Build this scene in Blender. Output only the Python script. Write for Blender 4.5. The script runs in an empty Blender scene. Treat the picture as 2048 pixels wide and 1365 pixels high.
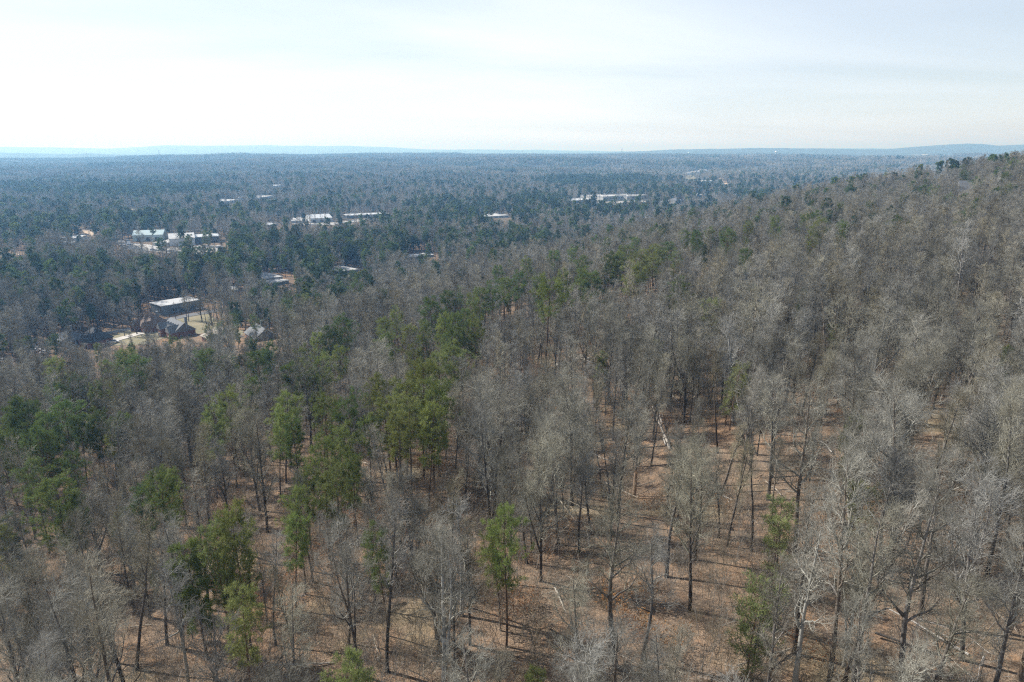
import bpy, math, random
import numpy as np
from mathutils import Vector

random.seed(11)
RNG = np.random.default_rng(11)
R = math.radians
SC = bpy.context.scene
COL = SC.collection

# ------------------------------------------------------------------ camera, sky, sun, exposure
CAM_Z = 100.0
PITCH = R(15.65)
F = 1365.33                                   # focal length in pixels of a 2048 px wide frame
cd = bpy.data.cameras.new("camera")
cam = bpy.data.objects.new("camera", cd)
COL.objects.link(cam)
cam.location = (0, 0, CAM_Z)
cam.rotation_euler = (R(90) - PITCH, 0, 0)
cd.sensor_width = 36.0
cd.lens = 24.0
cd.clip_start = 0.5
cd.clip_end = 90000
SC.camera = cam

SUN_AZ, SUN_EL = R(-62), R(38)                # azimuth from +Y (view direction), negative = to the left
SUN_DIR = Vector((math.sin(SUN_AZ) * math.cos(SUN_EL), math.cos(SUN_AZ) * math.cos(SUN_EL), math.sin(SUN_EL)))
sd = bpy.data.lights.new("sun", "SUN")
sun = bpy.data.objects.new("sun", sd)
COL.objects.link(sun)
sd.energy = 5.0
sd.angle = R(0.53)
sd.color = (1.0, 0.975, 0.94)
sun.rotation_euler = SUN_DIR.to_track_quat('Z', 'Y').to_euler()
sun.location = (-200, 100, 400)

W = bpy.data.worlds.new("World")
SC.world = W
W.use_nodes = True
nt = W.node_tree
N, L = nt.nodes, nt.links
N.clear()
out = N.new("ShaderNodeOutputWorld")
bg = N.new("ShaderNodeBackground")
bg.inputs["Strength"].default_value = 0.076
sky = N.new("ShaderNodeTexSky")
sky.sky_type = 'NISHITA'
sky.sun_disc = False
sky.sun_elevation = SUN_EL
sky.sun_rotation = SUN_AZ
sky.air_density = 1.0
sky.dust_density = 0.5
sky.ozone_density = 1.5
tc = N.new("ShaderNodeTexCoord")
sep = N.new("ShaderNodeSeparateXYZ")
L.new(tc.outputs["Generated"], sep.inputs[0])
# thin cirrus veil: streaks drawn out along the horizon, thick where one looks through it flat
zc = N.new("ShaderNodeMath"); zc.operation = 'MAXIMUM'; zc.inputs[1].default_value = 0.0
L.new(sep.outputs["Z"], zc.inputs[0])
za = N.new("ShaderNodeMath"); za.operation = 'ADD'; za.inputs[1].default_value = 0.12
L.new(zc.outputs[0], za.inputs[0])
dx = N.new("ShaderNodeMath"); dx.operation = 'DIVIDE'
dy = N.new("ShaderNodeMath"); dy.operation = 'DIVIDE'
L.new(sep.outputs["X"], dx.inputs[0]); L.new(za.outputs[0], dx.inputs[1])
L.new(sep.outputs["Y"], dy.inputs[0]); L.new(za.outputs[0], dy.inputs[1])
cmb = N.new("ShaderNodeCombineXYZ")
L.new(dx.outputs[0], cmb.inputs[0]); L.new(dy.outputs[0], cmb.inputs[1])
mp = N.new("ShaderNodeMapping")
mp.inputs["Rotation"].default_value = (0, 0, R(14))
mp.inputs["Scale"].default_value = (0.22, 0.55, 1)
L.new(cmb.outputs[0], mp.inputs[0])
nz = N.new("ShaderNodeTexNoise")
nz.inputs["Scale"].default_value = 1.0
nz.inputs["Detail"].default_value = 7
nz.inputs["Roughness"].default_value = 0.55
nz.inputs["Distortion"].default_value = 0.6
L.new(mp.outputs[0], nz.inputs["Vector"])
mr = N.new("ShaderNodeMapRange")
mr.inputs["From Min"].default_value = 0.30
mr.inputs["From Max"].default_value = 0.68
mr.inputs["To Min"].default_value = 0.5
mr.inputs["To Max"].default_value = 1.0
L.new(nz.outputs["Fac"], mr.inputs["Value"])
# the veil thins towards the zenith and to the right, away from the sun
vz = N.new("ShaderNodeMapRange")
vz.inputs["From Min"].default_value = 0.1
vz.inputs["From Max"].default_value = 0.7
vz.inputs["To Min"].default_value = 1.0
vz.inputs["To Max"].default_value = 0.22
L.new(zc.outputs[0], vz.inputs["Value"])
vx = N.new("ShaderNodeMapRange")
vx.interpolation_type = 'SMOOTHSTEP'
vx.inputs["From Min"].default_value = 0.0
vx.inputs["From Max"].default_value = 0.62
vx.inputs["To Min"].default_value = 1.0
vx.inputs["To Max"].default_value = 0.62
L.new(sep.outputs["X"], vx.inputs["Value"])
m1 = N.new("ShaderNodeMath"); m1.operation = 'MULTIPLY'
m2 = N.new("ShaderNodeMath"); m2.operation = 'MULTIPLY'
L.new(mr.outputs[0], m1.inputs[0]); L.new(vz.outputs[0], m1.inputs[1])
L.new(m1.outputs[0], m2.inputs[0]); L.new(vx.outputs[0], m2.inputs[1])
mx = N.new("ShaderNodeMix"); mx.data_type = 'RGBA'
L.new(m2.outputs[0], mx.inputs["Factor"])
L.new(sky.outputs[0], mx.inputs["A"])
mx.inputs["B"].default_value = (9.1, 9.7, 10.6, 1)
L.new(mx.outputs["Result"], bg.inputs["Color"])
L.new(bg.outputs[0], out.inputs[0])

SC.view_settings.view_transform = 'Standard'
SC.view_settings.look = 'None'
SC.view_settings.exposure = 0.64
SC.view_settings.gamma = 1.0
SC.view_settings.use_curve_mapping = False
SC.cycles.use_denoising = False
SC.cycles.denoiser = 'OPENIMAGEDENOISE'
SC.cycles.denoising_input_passes = 'RGB_ALBEDO_NORMAL'
SC.cycles.denoising_prefilter = 'NONE'
SC.cycles.max_bounces = 5
SC.cycles.diffuse_bounces = 2
SC.cycles.glossy_bounces = 2
SC.cycles.transmission_bounces = 2
SC.cycles.volume_bounces = 0
SC.cycles.use_adaptive_sampling = False
SC.cycles.pixel_filter_type = 'BLACKMAN_HARRIS'
SC.cycles.filter_width = 1.2

# ------------------------------------------------------------------ camera geometry: rays through photo pixels
CP, SP = math.cos(PITCH), math.sin(PITCH)


def ray(px, py):
    a, b = (px - 1024) / F, (682.5 - py) / F
    return np.array([a, CP + b * SP, -SP + b * CP])


def project(p):
    """world points (n,3) -> photo pixels x, y and depth"""
    p = np.atleast_2d(np.asarray(p, float))
    d = p - np.array([0, 0, CAM_Z])
    depth = d[:, 1] * CP - d[:, 2] * SP
    up = d[:, 1] * SP + d[:, 2] * CP
    depth = np.where(np.abs(depth) < 1e-6, 1e-6, depth)
    return 1024 + F * d[:, 0] / depth, 682.5 - F * up / depth, depth


# ------------------------------------------------------------------ value noise
_perm = np.random.default_rng(5).random((256, 256))


def vnoise(x, y):
    xi, yi = np.floor(x).astype(int), np.floor(y).astype(int)
    fx, fy = x - xi, y - yi
    fx, fy = fx * fx * (3 - 2 * fx), fy * fy * (3 - 2 * fy)
    g = lambda a, b: _perm[a & 255, b & 255]
    return (g(xi, yi) * (1 - fx) + g(xi + 1, yi) * fx) * (1 - fy) + (g(xi, yi + 1) * (1 - fx) + g(xi + 1, yi + 1) * fx) * fy


def fbm(x, y, oct=4):
    s, a, t = 0.0, 1.0, 0.0
    for i in range(oct):
        s = s + a * vnoise(x * 2 ** i + 17.3 * i, y * 2 ** i + 9.1 * i)
        t += a
        a *= 0.5
    return s / t


def sstep(a, b, x):
    t = np.clip((x - a) / (b - a), 0, 1)
    return t * t * (3 - 2 * t)


# ------------------------------------------------------------------ terrain height
RIDGE_AZ = R(37)
CA, SA = math.cos(RIDGE_AZ), math.sin(RIDGE_AZ)
FAR_X = [-400, 0, 130, 220, 280, 330, 420, 520, 690, 780, 850, 1000, 1080, 1150, 1300, 1500, 1700, 1850, 2048, 2500]
FAR_Y = [294, 294.5, 296.5, 298.5, 296, 291.5, 293, 292.5, 292.5, 296, 299, 300.5, 300.5, 303, 304, 299, 297.5, 299, 302, 302]
MID_X = [-400, 0, 60, 130, 180, 235, 300, 380, 460, 560, 700, 800, 1030, 1200, 1300, 1400, 1500, 1560, 1640, 1720, 1770, 1830, 1890, 1930, 1960, 2000, 2048, 2300]
MID_Y = [306, 307.5, 308, 309.5, 307, 310.5, 312.5, 310.5, 308.5, 313, 307, 309, 311, 308, 303.5, 299, 297, 297.5, 298, 299.5, 298, 294, 289.5, 286.5, 288.5, 292.5, 290, 293]
PLA_X = [-400, 0, 120, 260, 320, 450, 800, 1000, 1300, 1500, 1620, 1750, 2048, 2400]
PLA_Y = [324, 322, 321, 317, 314, 313.5, 313, 312, 312, 313, 316, 320, 326, 326]


def prof(px, xs, ys, rng):
    y = np.interp(px, xs, ys)
    return CAM_Z + (300.5 - y) / (F / CP / CP) * rng


def H(x, y):
    x = np.asarray(x, float)
    y = np.asarray(y, float)
    r = np.hypot(x, y)
    u = -CA * x + SA * y
    v = SA * x + CA * y
    n1 = fbm(x / 90 + 3.1, y / 90 + 7.7, 3) - 0.5
    n2 = fbm(x / 34 + 31.1, y / 34 + 2.7, 2) - 0.5
    zs = 58.5 - 0.168 * u + 0.034 * np.clip(v - 150, 0, 560) * (1 - sstep(120, 380, u)) + n1 * 9 + n2 * 2.2
    zs = zs + (0.05 * np.clip(-u - 20, 0, 120) + 9 * (1 - sstep(-20, 70, u))) * sstep(280, 620, v)
    # a shallow draw running down the slope in front
    gul = np.exp(-((v - 92 - 0.12 * u + 6 * np.sin(u / 23)) / 13) ** 2) * sstep(-10, 45, u)
    zs = zs - 4.5 * gul
    zs = 92 - np.log1p(np.exp(np.clip((92 - zs) / 6, -30, 30))) * 6          # rounded crest
    zs = zs - sstep(760, 1500, v) * (zs + 5)
    zs = np.where(u < -120, zs - 0.12 * (-u - 120), zs)
    # valley floor with rolling ground that rises away from the camera
    pz = 1024 + F / CP * np.clip(x / np.maximum(y, 1e-3), -2, 2)
    zv = 4 + (20 + 26 * sstep(150, 480, pz)) * sstep(1000, 3300, r) * np.clip(fbm(x / 1300 + 1.7, y / 460 + 4.2, 4) * 2.3 - 0.72, 0, 1.0) + (fbm(x / 260, y / 260, 3) - 0.5) * (6 + 8 * sstep(600, 2500, r))
    k = 5.0
    z = zv + np.log1p(np.exp(np.clip((zs - zv) / k, -40, 40))) * k
    z = np.where((zs - zv) / k > 40, zs, z)
    # plateau edge and far ridges
    px = 1024 + F / CP * np.clip(x / np.maximum(y, 1e-3), -2, 2)
    front = (y > 200)
    rr = np.maximum(y, 1)
    wob = fbm(px / 90, rr / 900, 4) - 0.5
    zp = prof(px, PLA_X, PLA_Y, 4600) - 16 + wob * 14
    z = np.where(front, z + (np.maximum(zp - z, 0)) * np.exp(-((rr - 4600) / 700.0) ** 2), z)
    zm = prof(px, MID_X, MID_Y, 8500) + wob * 34
    z = np.where(front, z + (np.maximum(zm - z, 0)) * np.exp(-((rr - 8500) / 1300.0) ** 2), z)
    zf = prof(px, FAR_X, FAR_Y, 17000) + wob * 50
    z = np.where(front, z + (np.maximum(zf - z, 0)) * np.exp(-((rr - 17000) / 2600.0) ** 2), z)
    return z


def h1(x, y):
    return float(H(np.array([x]), np.array([y]))[0])


def hit(px, py, lift=0.0):
    """ground point (or the point LIFT metres above the ground) seen at a photo pixel"""
    d = ray(px, py)
    ts = np.geomspace(15, 30000, 2500)
    pz = CAM_Z + d[2] * ts
    g = H(d[0] * ts, d[1] * ts) + lift
    k = np.argmax(pz < g)
    if not (pz < g).any():
        k = len(ts) - 1
    a, b = ts[max(k - 1, 0)], ts[k]
    for _ in range(30):
        m = 0.5 * (a + b)
        if CAM_Z + d[2] * m < h1(d[0] * m, d[1] * m) + lift:
            b = m
        else:
            a = m
    return np.array([d[0] * b, d[1] * b, h1(d[0] * b, d[1] * b)])


# ------------------------------------------------------------------ object helpers
ORD = ["first", "second", "third", "fourth", "fifth", "sixth", "seventh", "eighth", "ninth", "tenth", "eleventh", "twelfth", "thirteenth", "fourteenth", "fifteenth", "sixteenth", "seventeenth", "eighteenth", "nineteenth", "twentieth", "twenty-first", "twenty-second", "twenty-third", "twenty-fourth", "twenty-fifth"]
def tag(o, label=None, cat=None, group=None, kind=None):
    if label: o["label"] = label
    if cat: o["category"] = cat
    if group: o["group"] = group
    if kind: o["kind"] = kind
    return o


def empty(name, loc, rz=0.0, s=1.0):
    o = bpy.data.objects.new(name, None)
    COL.objects.link(o)
    o.location = loc
    o.rotation_euler = (0, 0, rz)
    o.scale = (s, s, s) if not isinstance(s, tuple) else s
    o.empty_display_size = 0.3
    return o


def link(name, mesh, parent=None, loc=(0, 0, 0), coll=None):
    o = bpy.data.objects.new(name, mesh)
    (coll or COL).objects.link(o)
    o.location = loc
    if parent: o.parent = parent
    return o


def mesh_np(name, verts, quads=None, tris=None, mats=(), mat_idx=None, smooth=False):
    me = bpy.data.meshes.new(name)
    verts = np.asarray(verts, np.float32)
    nq = 0 if quads is None else len(quads)
    ntr = 0 if tris is None else len(tris)
    me.vertices.add(len(verts))
    me.vertices.foreach_set("co", verts.ravel())
    loops = []
    if nq: loops.append(np.asarray(quads, np.int32).ravel())
    if ntr: loops.append(np.asarray(tris, np.int32).ravel())
    loops = np.concatenate(loops)
    me.loops.add(len(loops))
    me.loops.foreach_set("vertex_index", loops)
    starts = np.concatenate([np.arange(nq) * 4, nq * 4 + np.arange(ntr) * 3]).astype(np.int32)
    me.polygons.add(nq + ntr)
    me.polygons.foreach_set("loop_start", starts)
    if mat_idx is not None:
        me.polygons.foreach_set("material_index", np.asarray(mat_idx, np.int32))
    if smooth:
        me.polygons.foreach_set("use_smooth", np.ones(nq + ntr, bool))
    for m in mats: me.materials.append(m)
    me.update(calc_edges=True)
    return me


class MB:
    """collects boxes, prisms and quads into one mesh"""
    def __init__(self): self.v, self.f = [], []

    def poly(self, pts):
        n = len(self.v)
        self.v += [tuple(p) for p in pts]
        self.f.append(list(range(n, n + len(pts))))
        return self

    def box(self, x0, y0, z0, x1, y1, z1):
        n = len(self.v)
        self.v += [(x0, y0, z0), (x1, y0, z0), (x1, y1, z0), (x0, y1, z0), (x0, y0, z1), (x1, y0, z1), (x1, y1, z1), (x0, y1, z1)]
        self.f += [[n + i for i in q] for q in ((0, 3, 2, 1), (4, 5, 6, 7), (0, 1, 5, 4), (1, 2, 6, 5), (2, 3, 7, 6), (3, 0, 4, 7))]
        return self

    def solid(self, base, top):
        """closed prism between two loops of equal length"""
        n, k = len(self.v), len(base)
        self.v += [tuple(p) for p in base] + [tuple(p) for p in top]
        self.f.append([n + i for i in reversed(range(k))])
        self.f.append([n + k + i for i in range(k)])
        for i in range(k):
            j = (i + 1) % k
            self.f.append([n + i, n + j, n + k + j, n + k + i])
        return self

    def tube(self, pts, rads, s=6):
        n0 = len(self.v)
        pts = [Vector(p) for p in pts]
        for i, p in enumerate(pts):
            d = (pts[min(i + 1, len(pts) - 1)] - pts[max(i - 1, 0)]).normalized()
            a = d.orthogonal().normalized()
            b = d.cross(a)
            for k in range(s):
                t = 2 * math.pi * k / s
                self.v.append(tuple(p + (a * math.cos(t) + b * math.sin(t)) * float(rads[i])))
        for i in range(len(pts) - 1):
            for k in range(s):
                j = (k + 1) % s
                self.f.append([n0 + i * s + k, n0 + i * s + j, n0 + (i + 1) * s + j, n0 + (i + 1) * s + k])
        self.f.append([n0 + k for k in reversed(range(s))])
        e = n0 + (len(pts) - 1) * s
        self.f.append([e + k for k in range(s)])
        return self

    def mesh(self, name, mat, smooth=False):
        me = bpy.data.meshes.new(name)
        me.from_pydata(self.v, [], self.f)
        me.materials.append(mat)
        if smooth:
            me.polygons.foreach_set("use_smooth", np.ones(len(me.polygons), bool))
        me.update()
        return me

    def build(self, name, mat, parent=None, smooth=False):
        return link(name, self.mesh(name, mat, smooth), parent)


# ------------------------------------------------------------------ materials
def new_mat(name):
    m = bpy.data.materials.new(name)
    m.use_nodes = True
    nt = m.node_tree
    nt.nodes.clear()
    o = nt.nodes.new("ShaderNodeOutputMaterial")
    return m, nt, o


def ramp(nt, stops):
    r = nt.nodes.new("ShaderNodeValToRGB")
    e = r.color_ramp.elements
    while len(e) > 1: e.remove(e[-1])
    e[0].position, e[0].color = stops[0][0], (*stops[0][1], 1)
    for p, c in stops[1:]:
        q = e.new(p); q.color = (*c, 1)
    return r


def bark_mat(name, dark, pale, scale=3.0, rand=0.35, low=None, zrange=(2, 12)):
    """bark with lichen mottling; every tree its own tone; LOW is the rougher, darker bark of the old lower bole"""
    m, nt, o = new_mat(name)
    nd, lk = nt.nodes, nt.links
    oi = nd.new("ShaderNodeObjectInfo")
    geo = nd.new("ShaderNodeTexCoord")
    no = nd.new("ShaderNodeTexNoise"); no.inputs["Scale"].default_value = scale; no.inputs["Detail"].default_value = 2
    lk.new(geo.outputs["Object"], no.inputs["Vector"])
    rp = ramp(nt, [(0.32, dark), (0.68, pale)])
    lk.new(no.outputs["Fac"], rp.inputs[0])
    col = rp.outputs[0]
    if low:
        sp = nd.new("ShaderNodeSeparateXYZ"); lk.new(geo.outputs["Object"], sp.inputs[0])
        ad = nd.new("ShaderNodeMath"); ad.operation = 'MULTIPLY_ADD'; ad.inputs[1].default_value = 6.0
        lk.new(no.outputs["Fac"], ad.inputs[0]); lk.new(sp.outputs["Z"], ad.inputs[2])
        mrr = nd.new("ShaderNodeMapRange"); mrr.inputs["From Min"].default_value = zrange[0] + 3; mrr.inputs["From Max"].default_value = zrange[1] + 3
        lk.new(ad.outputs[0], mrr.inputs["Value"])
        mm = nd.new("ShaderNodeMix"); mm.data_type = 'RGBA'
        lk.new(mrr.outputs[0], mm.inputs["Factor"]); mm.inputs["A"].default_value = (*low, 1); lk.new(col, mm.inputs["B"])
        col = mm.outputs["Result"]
    hs = nd.new("ShaderNodeHueSaturation")
    mv = nd.new("ShaderNodeMapRange"); mv.inputs["To Min"].default_value = 1 - rand; mv.inputs["To Max"].default_value = 1 + rand
    lk.new(oi.outputs["Random"], mv.inputs["Value"]); lk.new(mv.outputs[0], hs.inputs["Value"])
    fr = nd.new("ShaderNodeMath"); fr.operation = 'MULTIPLY'; fr.inputs[1].default_value = 17.31
    f2 = nd.new("ShaderNodeMath"); f2.operation = 'FRACT'
    lk.new(oi.outputs["Random"], fr.inputs[0]); lk.new(fr.outputs[0], f2.inputs[0])
    ms = nd.new("ShaderNodeMapRange"); ms.inputs["To Min"].default_value = 0.55; ms.inputs["To Max"].default_value = 1.45
    lk.new(f2.outputs[0], ms.inputs["Value"]); lk.new(ms.outputs[0], hs.inputs["Saturation"])
    lk.new(col, hs.inputs["Color"])
    b = nd.new("ShaderNodeBsdfDiffuse")
    lk.new(hs.outputs[0], b.inputs["Color"])
    lk.new(b.outputs[0], o.inputs[0])
    return m


def leaf_mat(name, c0, c1, trans=0.25, rand=0.3, hue=0.02, scale=0.9):
    m, nt, o = new_mat(name)
    nd, lk = nt.nodes, nt.links
    oi = nd.new("ShaderNodeObjectInfo")
    geo = nd.new("ShaderNodeTexCoord")
    no = nd.new("ShaderNodeTexNoise"); no.inputs["Scale"].default_value = scale; no.inputs["Detail"].default_value = 2
    lk.new(geo.outputs["Object"], no.inputs["Vector"])
    rp = ramp(nt, [(0.3, c0), (0.7, c1)])
    lk.new(no.outputs["Fac"], rp.inputs[0])
    hs = nd.new("ShaderNodeHueSaturation")
    mv = nd.new("ShaderNodeMapRange"); mv.inputs["To Min"].default_value = 1 - rand; mv.inputs["To Max"].default_value = 1 + rand
    lk.new(oi.outputs["Random"], mv.inputs["Value"]); lk.new(mv.outputs[0], hs.inputs["Value"])
    fr = nd.new("ShaderNodeMath"); fr.operation = 'MULTIPLY'; fr.inputs[1].default_value = 23.7
    f2 = nd.new("ShaderNodeMath"); f2.operation = 'FRACT'
    lk.new(oi.outputs["Random"], fr.inputs[0]); lk.new(fr.outputs[0], f2.inputs[0])
    mh = nd.new("ShaderNodeMapRange"); mh.inputs["To Min"].default_value = 0.5 - hue; mh.inputs["To Max"].default_value = 0.5 + hue
    lk.new(f2.outputs[0], mh.inputs["Value"]); lk.new(mh.outputs[0], hs.inputs["Hue"])
    lk.new(rp.outputs[0], hs.inputs["Color"])
    d = nd.new("ShaderNodeBsdfDiffuse"); t = nd.new("ShaderNodeBsdfTranslucent")
    lk.new(hs.outputs[0], d.inputs[0]); lk.new(hs.outputs[0], t.inputs[0])
    mxs = nd.new("ShaderNodeMixShader"); mxs.inputs[0].default_value = trans
    lk.new(d.outputs[0], mxs.inputs[1]); lk.new(t.outputs[0], mxs.inputs[2])
    lk.new(mxs.outputs[0], o.inputs[0])
    return m


def plain_mat(name, c, rough=0.8, noise=0.12, scale=0.6, spec=0.3, c2=None):
    m, nt, o = new_mat(name)
    nd, lk = nt.nodes, nt.links
    geo = nd.new("ShaderNodeNewGeometry")
    no = nd.new("ShaderNodeTexNoise"); no.inputs["Scale"].default_value = scale; no.inputs["Detail"].default_value = 4
    lk.new(geo.outputs["Position"], no.inputs["Vector"])
    lo = tuple(v * (1 - noise) for v in c) if c2 is None else c
    hi = tuple(min(1, v * (1 + noise)) for v in c) if c2 is None else c2
    rp = ramp(nt, [(0.3, lo), (0.7, hi)])
    lk.new(no.outputs["Fac"], rp.inputs[0])
    b = nd.new("ShaderNodeBsdfPrincipled")
    b.inputs["Roughness"].default_value = rough
    b.inputs["Specular IOR Level"].default_value = spec
    lk.new(rp.outputs[0], b.inputs["Base Color"])
    lk.new(b.outputs[0], o.inputs[0])
    return m


M = {}
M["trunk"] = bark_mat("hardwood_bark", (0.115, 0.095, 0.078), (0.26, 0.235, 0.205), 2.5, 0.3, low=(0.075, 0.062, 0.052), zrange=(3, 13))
M["twig"] = bark_mat("twig_bark", (0.17, 0.162, 0.134), (0.345, 0.332, 0.278), 0.7, 0.38)
M["twig_brown"] = bark_mat("brown_twig_bark", (0.18, 0.165, 0.13), (0.33, 0.308, 0.247), 0.7, 0.38)
M["pale"] = bark_mat("pale_lichened_bark", (0.2, 0.195, 0.17), (0.4, 0.385, 0.34), 1.5, 0.15)
M["dead"] = bark_mat("bare_weathered_wood", (0.36, 0.31, 0.25), (0.55, 0.5, 0.43), 1.5, 0.1)
M["snag"] = bark_mat("broken_snag_wood", (0.2, 0.12, 0.07), (0.34, 0.22, 0.13), 2.0, 0.1)
M["pine_bark"] = bark_mat("pine_bark", (0.10, 0.07, 0.052), (0.2, 0.15, 0.115), 2.0, 0.25)
M["needle"] = leaf_mat("pine_needles", (0.125, 0.155, 0.045), (0.23, 0.265, 0.086), 0.42, 0.25, 0.018)
M["needle_dark"] = leaf_mat("dark_pine_needles", (0.08, 0.118, 0.038), (0.155, 0.2, 0.066), 0.36, 0.3, 0.015)
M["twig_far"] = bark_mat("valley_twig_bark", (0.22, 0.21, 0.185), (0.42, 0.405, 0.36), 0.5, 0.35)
M["needle_far"] = leaf_mat("blue_green_pine_needles", (0.05, 0.078, 0.042), (0.1, 0.135, 0.066), 0.3, 0.35, 0.015)
M["needle_pale"] = leaf_mat("yellow_green_needles", (0.14, 0.165, 0.055), (0.24, 0.27, 0.1), 0.35, 0.2, 0.015)
M["needle_soft"] = leaf_mat("soft_green_spring_leaves", (0.17, 0.2, 0.08), (0.28, 0.31, 0.13), 0.4, 0.2, 0.015)
M["rust_leaf"] = leaf_mat("rust_brown_leaves", (0.24, 0.115, 0.05), (0.42, 0.22, 0.1), 0.35, 0.2, 0.01)
M["brush"] = bark_mat("brush_stems", (0.18, 0.157, 0.122), (0.34, 0.305, 0.243), 1.2, 0.38)
M["brick"] = plain_mat("red_brick", (0.2, 0.1, 0.078), 0.9, 0.2, 1.5)
M["pale_wall"] = plain_mat("pale_metal_wall", (0.55, 0.58, 0.6), 0.6)
M["white_wall"] = plain_mat("white_wall", (0.55, 0.55, 0.535), 0.7)
M["grey_wall"] = plain_mat("grey_metal_wall", (0.17, 0.185, 0.2), 0.6)
M["green_wall"] = plain_mat("pale_green_metal_wall", (0.45, 0.56, 0.56), 0.6)
M["dark_wall"] = plain_mat("dark_wall", (0.07, 0.075, 0.085), 0.7)
M["white_roof"] = plain_mat("white_membrane_roof", (0.46, 0.46, 0.455), 0.75, 0.2, 0.1)
M["metal_roof"] = plain_mat("pale_metal_roof", (0.6, 0.62, 0.63), 0.4, 0.08, spec=0.5)
M["green_roof"] = plain_mat("pale_green_metal_roof", (0.4, 0.5, 0.5), 0.45, 0.08, spec=0.5)
M["shingle_grey"] = plain_mat("grey_shingles", (0.15, 0.155, 0.16), 0.85, 0.2, 2.0)
M["shingle_brown"] = plain_mat("brown_shingles", (0.17, 0.12, 0.09), 0.85, 0.2, 2.0)
M["shingle_dark"] = plain_mat("dark_shingles", (0.05, 0.052, 0.056), 0.8, 0.2, 2.0)
M["tan_roof"] = plain_mat("weathered_tan_roof", (0.34, 0.3, 0.25), 0.85, 0.2, 2.0)
M["trim"] = plain_mat("white_trim", (0.75, 0.74, 0.71), 0.6, 0.04)
M["glass"] = plain_mat("window_glass", (0.03, 0.035, 0.045), 0.15, 0.1, spec=0.6)
M["asphalt"] = plain_mat("asphalt", (0.13, 0.13, 0.13), 0.9, 0.2, 0.3)
M["concrete"] = plain_mat("concrete", (0.46, 0.43, 0.38), 0.9, 0.12, 0.3)
M["lawn"] = plain_mat("winter_lawn", (0.15, 0.14, 0.075), 0.95, 0.25, 0.12, c2=(0.26, 0.22, 0.135))
M["dirt"] = plain_mat("bare_dirt", (0.38, 0.27, 0.17), 0.95, 0.25, 0.12, c2=(0.52, 0.4, 0.28))
M["gravel"] = plain_mat("pale_gravel_yard", (0.34, 0.325, 0.3), 0.95, 0.3, 0.08)
M["boulder"] = plain_mat("pale_sandstone", (0.34, 0.31, 0.26), 0.9, 0.25, 1.5)
M["tower"] = plain_mat("pale_blue_painted_steel", (0.5, 0.68, 0.72), 0.4, 0.05)
M["tower_white"] = plain_mat("white_painted_steel", (0.8, 0.82, 0.82), 0.4, 0.05)
M["steel"] = plain_mat("galvanised_steel", (0.35, 0.36, 0.37), 0.5, 0.1)
M["car_white"] = plain_mat("white_car_paint", (0.78, 0.78, 0.78), 0.3, 0.03, spec=0.5)
M["car_dark"] = plain_mat("dark_car_paint", (0.06, 0.07, 0.08), 0.3, 0.03, spec=0.5)
M["tyre"] = plain_mat("tyre_rubber", (0.03, 0.03, 0.03), 0.9)


def ground_mat():
    m, nt, o = new_mat("leaf_litter_ground")
    nd, lk = nt.nodes, nt.links
    geo = nd.new("ShaderNodeNewGeometry")

    def noise(scale, det=4, rough=0.55):
        n = nd.new("ShaderNodeTexNoise")
        n.inputs["Scale"].default_value = scale; n.inputs["Detail"].default_value = det; n.inputs["Roughness"].default_value = rough
        lk.new(geo.outputs["Position"], n.inputs["Vector"])
        return n.outputs["Fac"]

    def mixc(f, a, b):
        x = nd.new("ShaderNodeMix"); x.data_type = 'RGBA'
        lk.new(f, x.inputs["Factor"])
        for s, v in (("A", a), ("B", b)):
            if isinstance(v, tuple): x.inputs[s].default_value = (*v, 1)
            else: lk.new(v, x.inputs[s])
        return x.outputs["Result"]

    def mask(f, a, b):
        r = nd.new("ShaderNodeMapRange"); r.inputs["From Min"].default_value = a; r.inputs["From Max"].default_value = b
        lk.new(f, r.inputs["Value"])
        return r.outputs[0]
    c = mixc(mask(noise(2.6, 6, 0.75), 0.36, 0.62), (0.1, 0.072, 0.052), (0.265, 0.185, 0.125))
    c = mixc(mask(noise(0.55, 5, 0.7), 0.5, 0.66), c, (0.085, 0.066, 0.052))
    c = mixc(mask(noise(0.33, 5, 0.75), 0.54, 0.66), c, (0.33, 0.2, 0.115))
    c = mixc(mask(noise(0.09, 5, 0.6), 0.52, 0.68), c, (0.28, 0.165, 0.095))
    c = mixc(mask(noise(0.16, 5, 0.65), 0.53, 0.7), c, (0.15, 0.118, 0.09))
    c = mixc(mask(noise(0.05, 4, 0.6), 0.58, 0.72), c, (0.25, 0.205, 0.125))
    sp = mixc(mask(noise(9.0, 3, 0.7), 0.5, 0.7), c, (0.4, 0.31, 0.22))
    # far woodland floor, where the trees stand too small to pick apart
    at = nd.new("ShaderNodeAttribute"); at.attribute_name = "woods"
    f1 = mixc(mask(noise(0.011, 8, 0.7), 0.42, 0.6), (0.135, 0.125, 0.108), (0.05, 0.07, 0.04))
    f2 = mixc(mask(noise(0.045, 4, 0.75), 0.3, 0.7), f1, (0.085, 0.085, 0.068))
    fin = mixc(at.outputs["Fac"], sp, f2)
    b = nd.new("ShaderNodeBsdfDiffuse")
    lk.new(fin, b.inputs["Color"])
    bp = nd.new("ShaderNodeBump"); bp.inputs["Strength"].default_value = 0.8; bp.inputs["Distance"].default_value = 0.25
    lk.new(noise(3.5, 5, 0.7), bp.inputs["Height"]); lk.new(bp.outputs[0], b.inputs["Normal"])
    lk.new(b.outputs[0], o.inputs[0])
    return m


M["ground"] = ground_mat()

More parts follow.
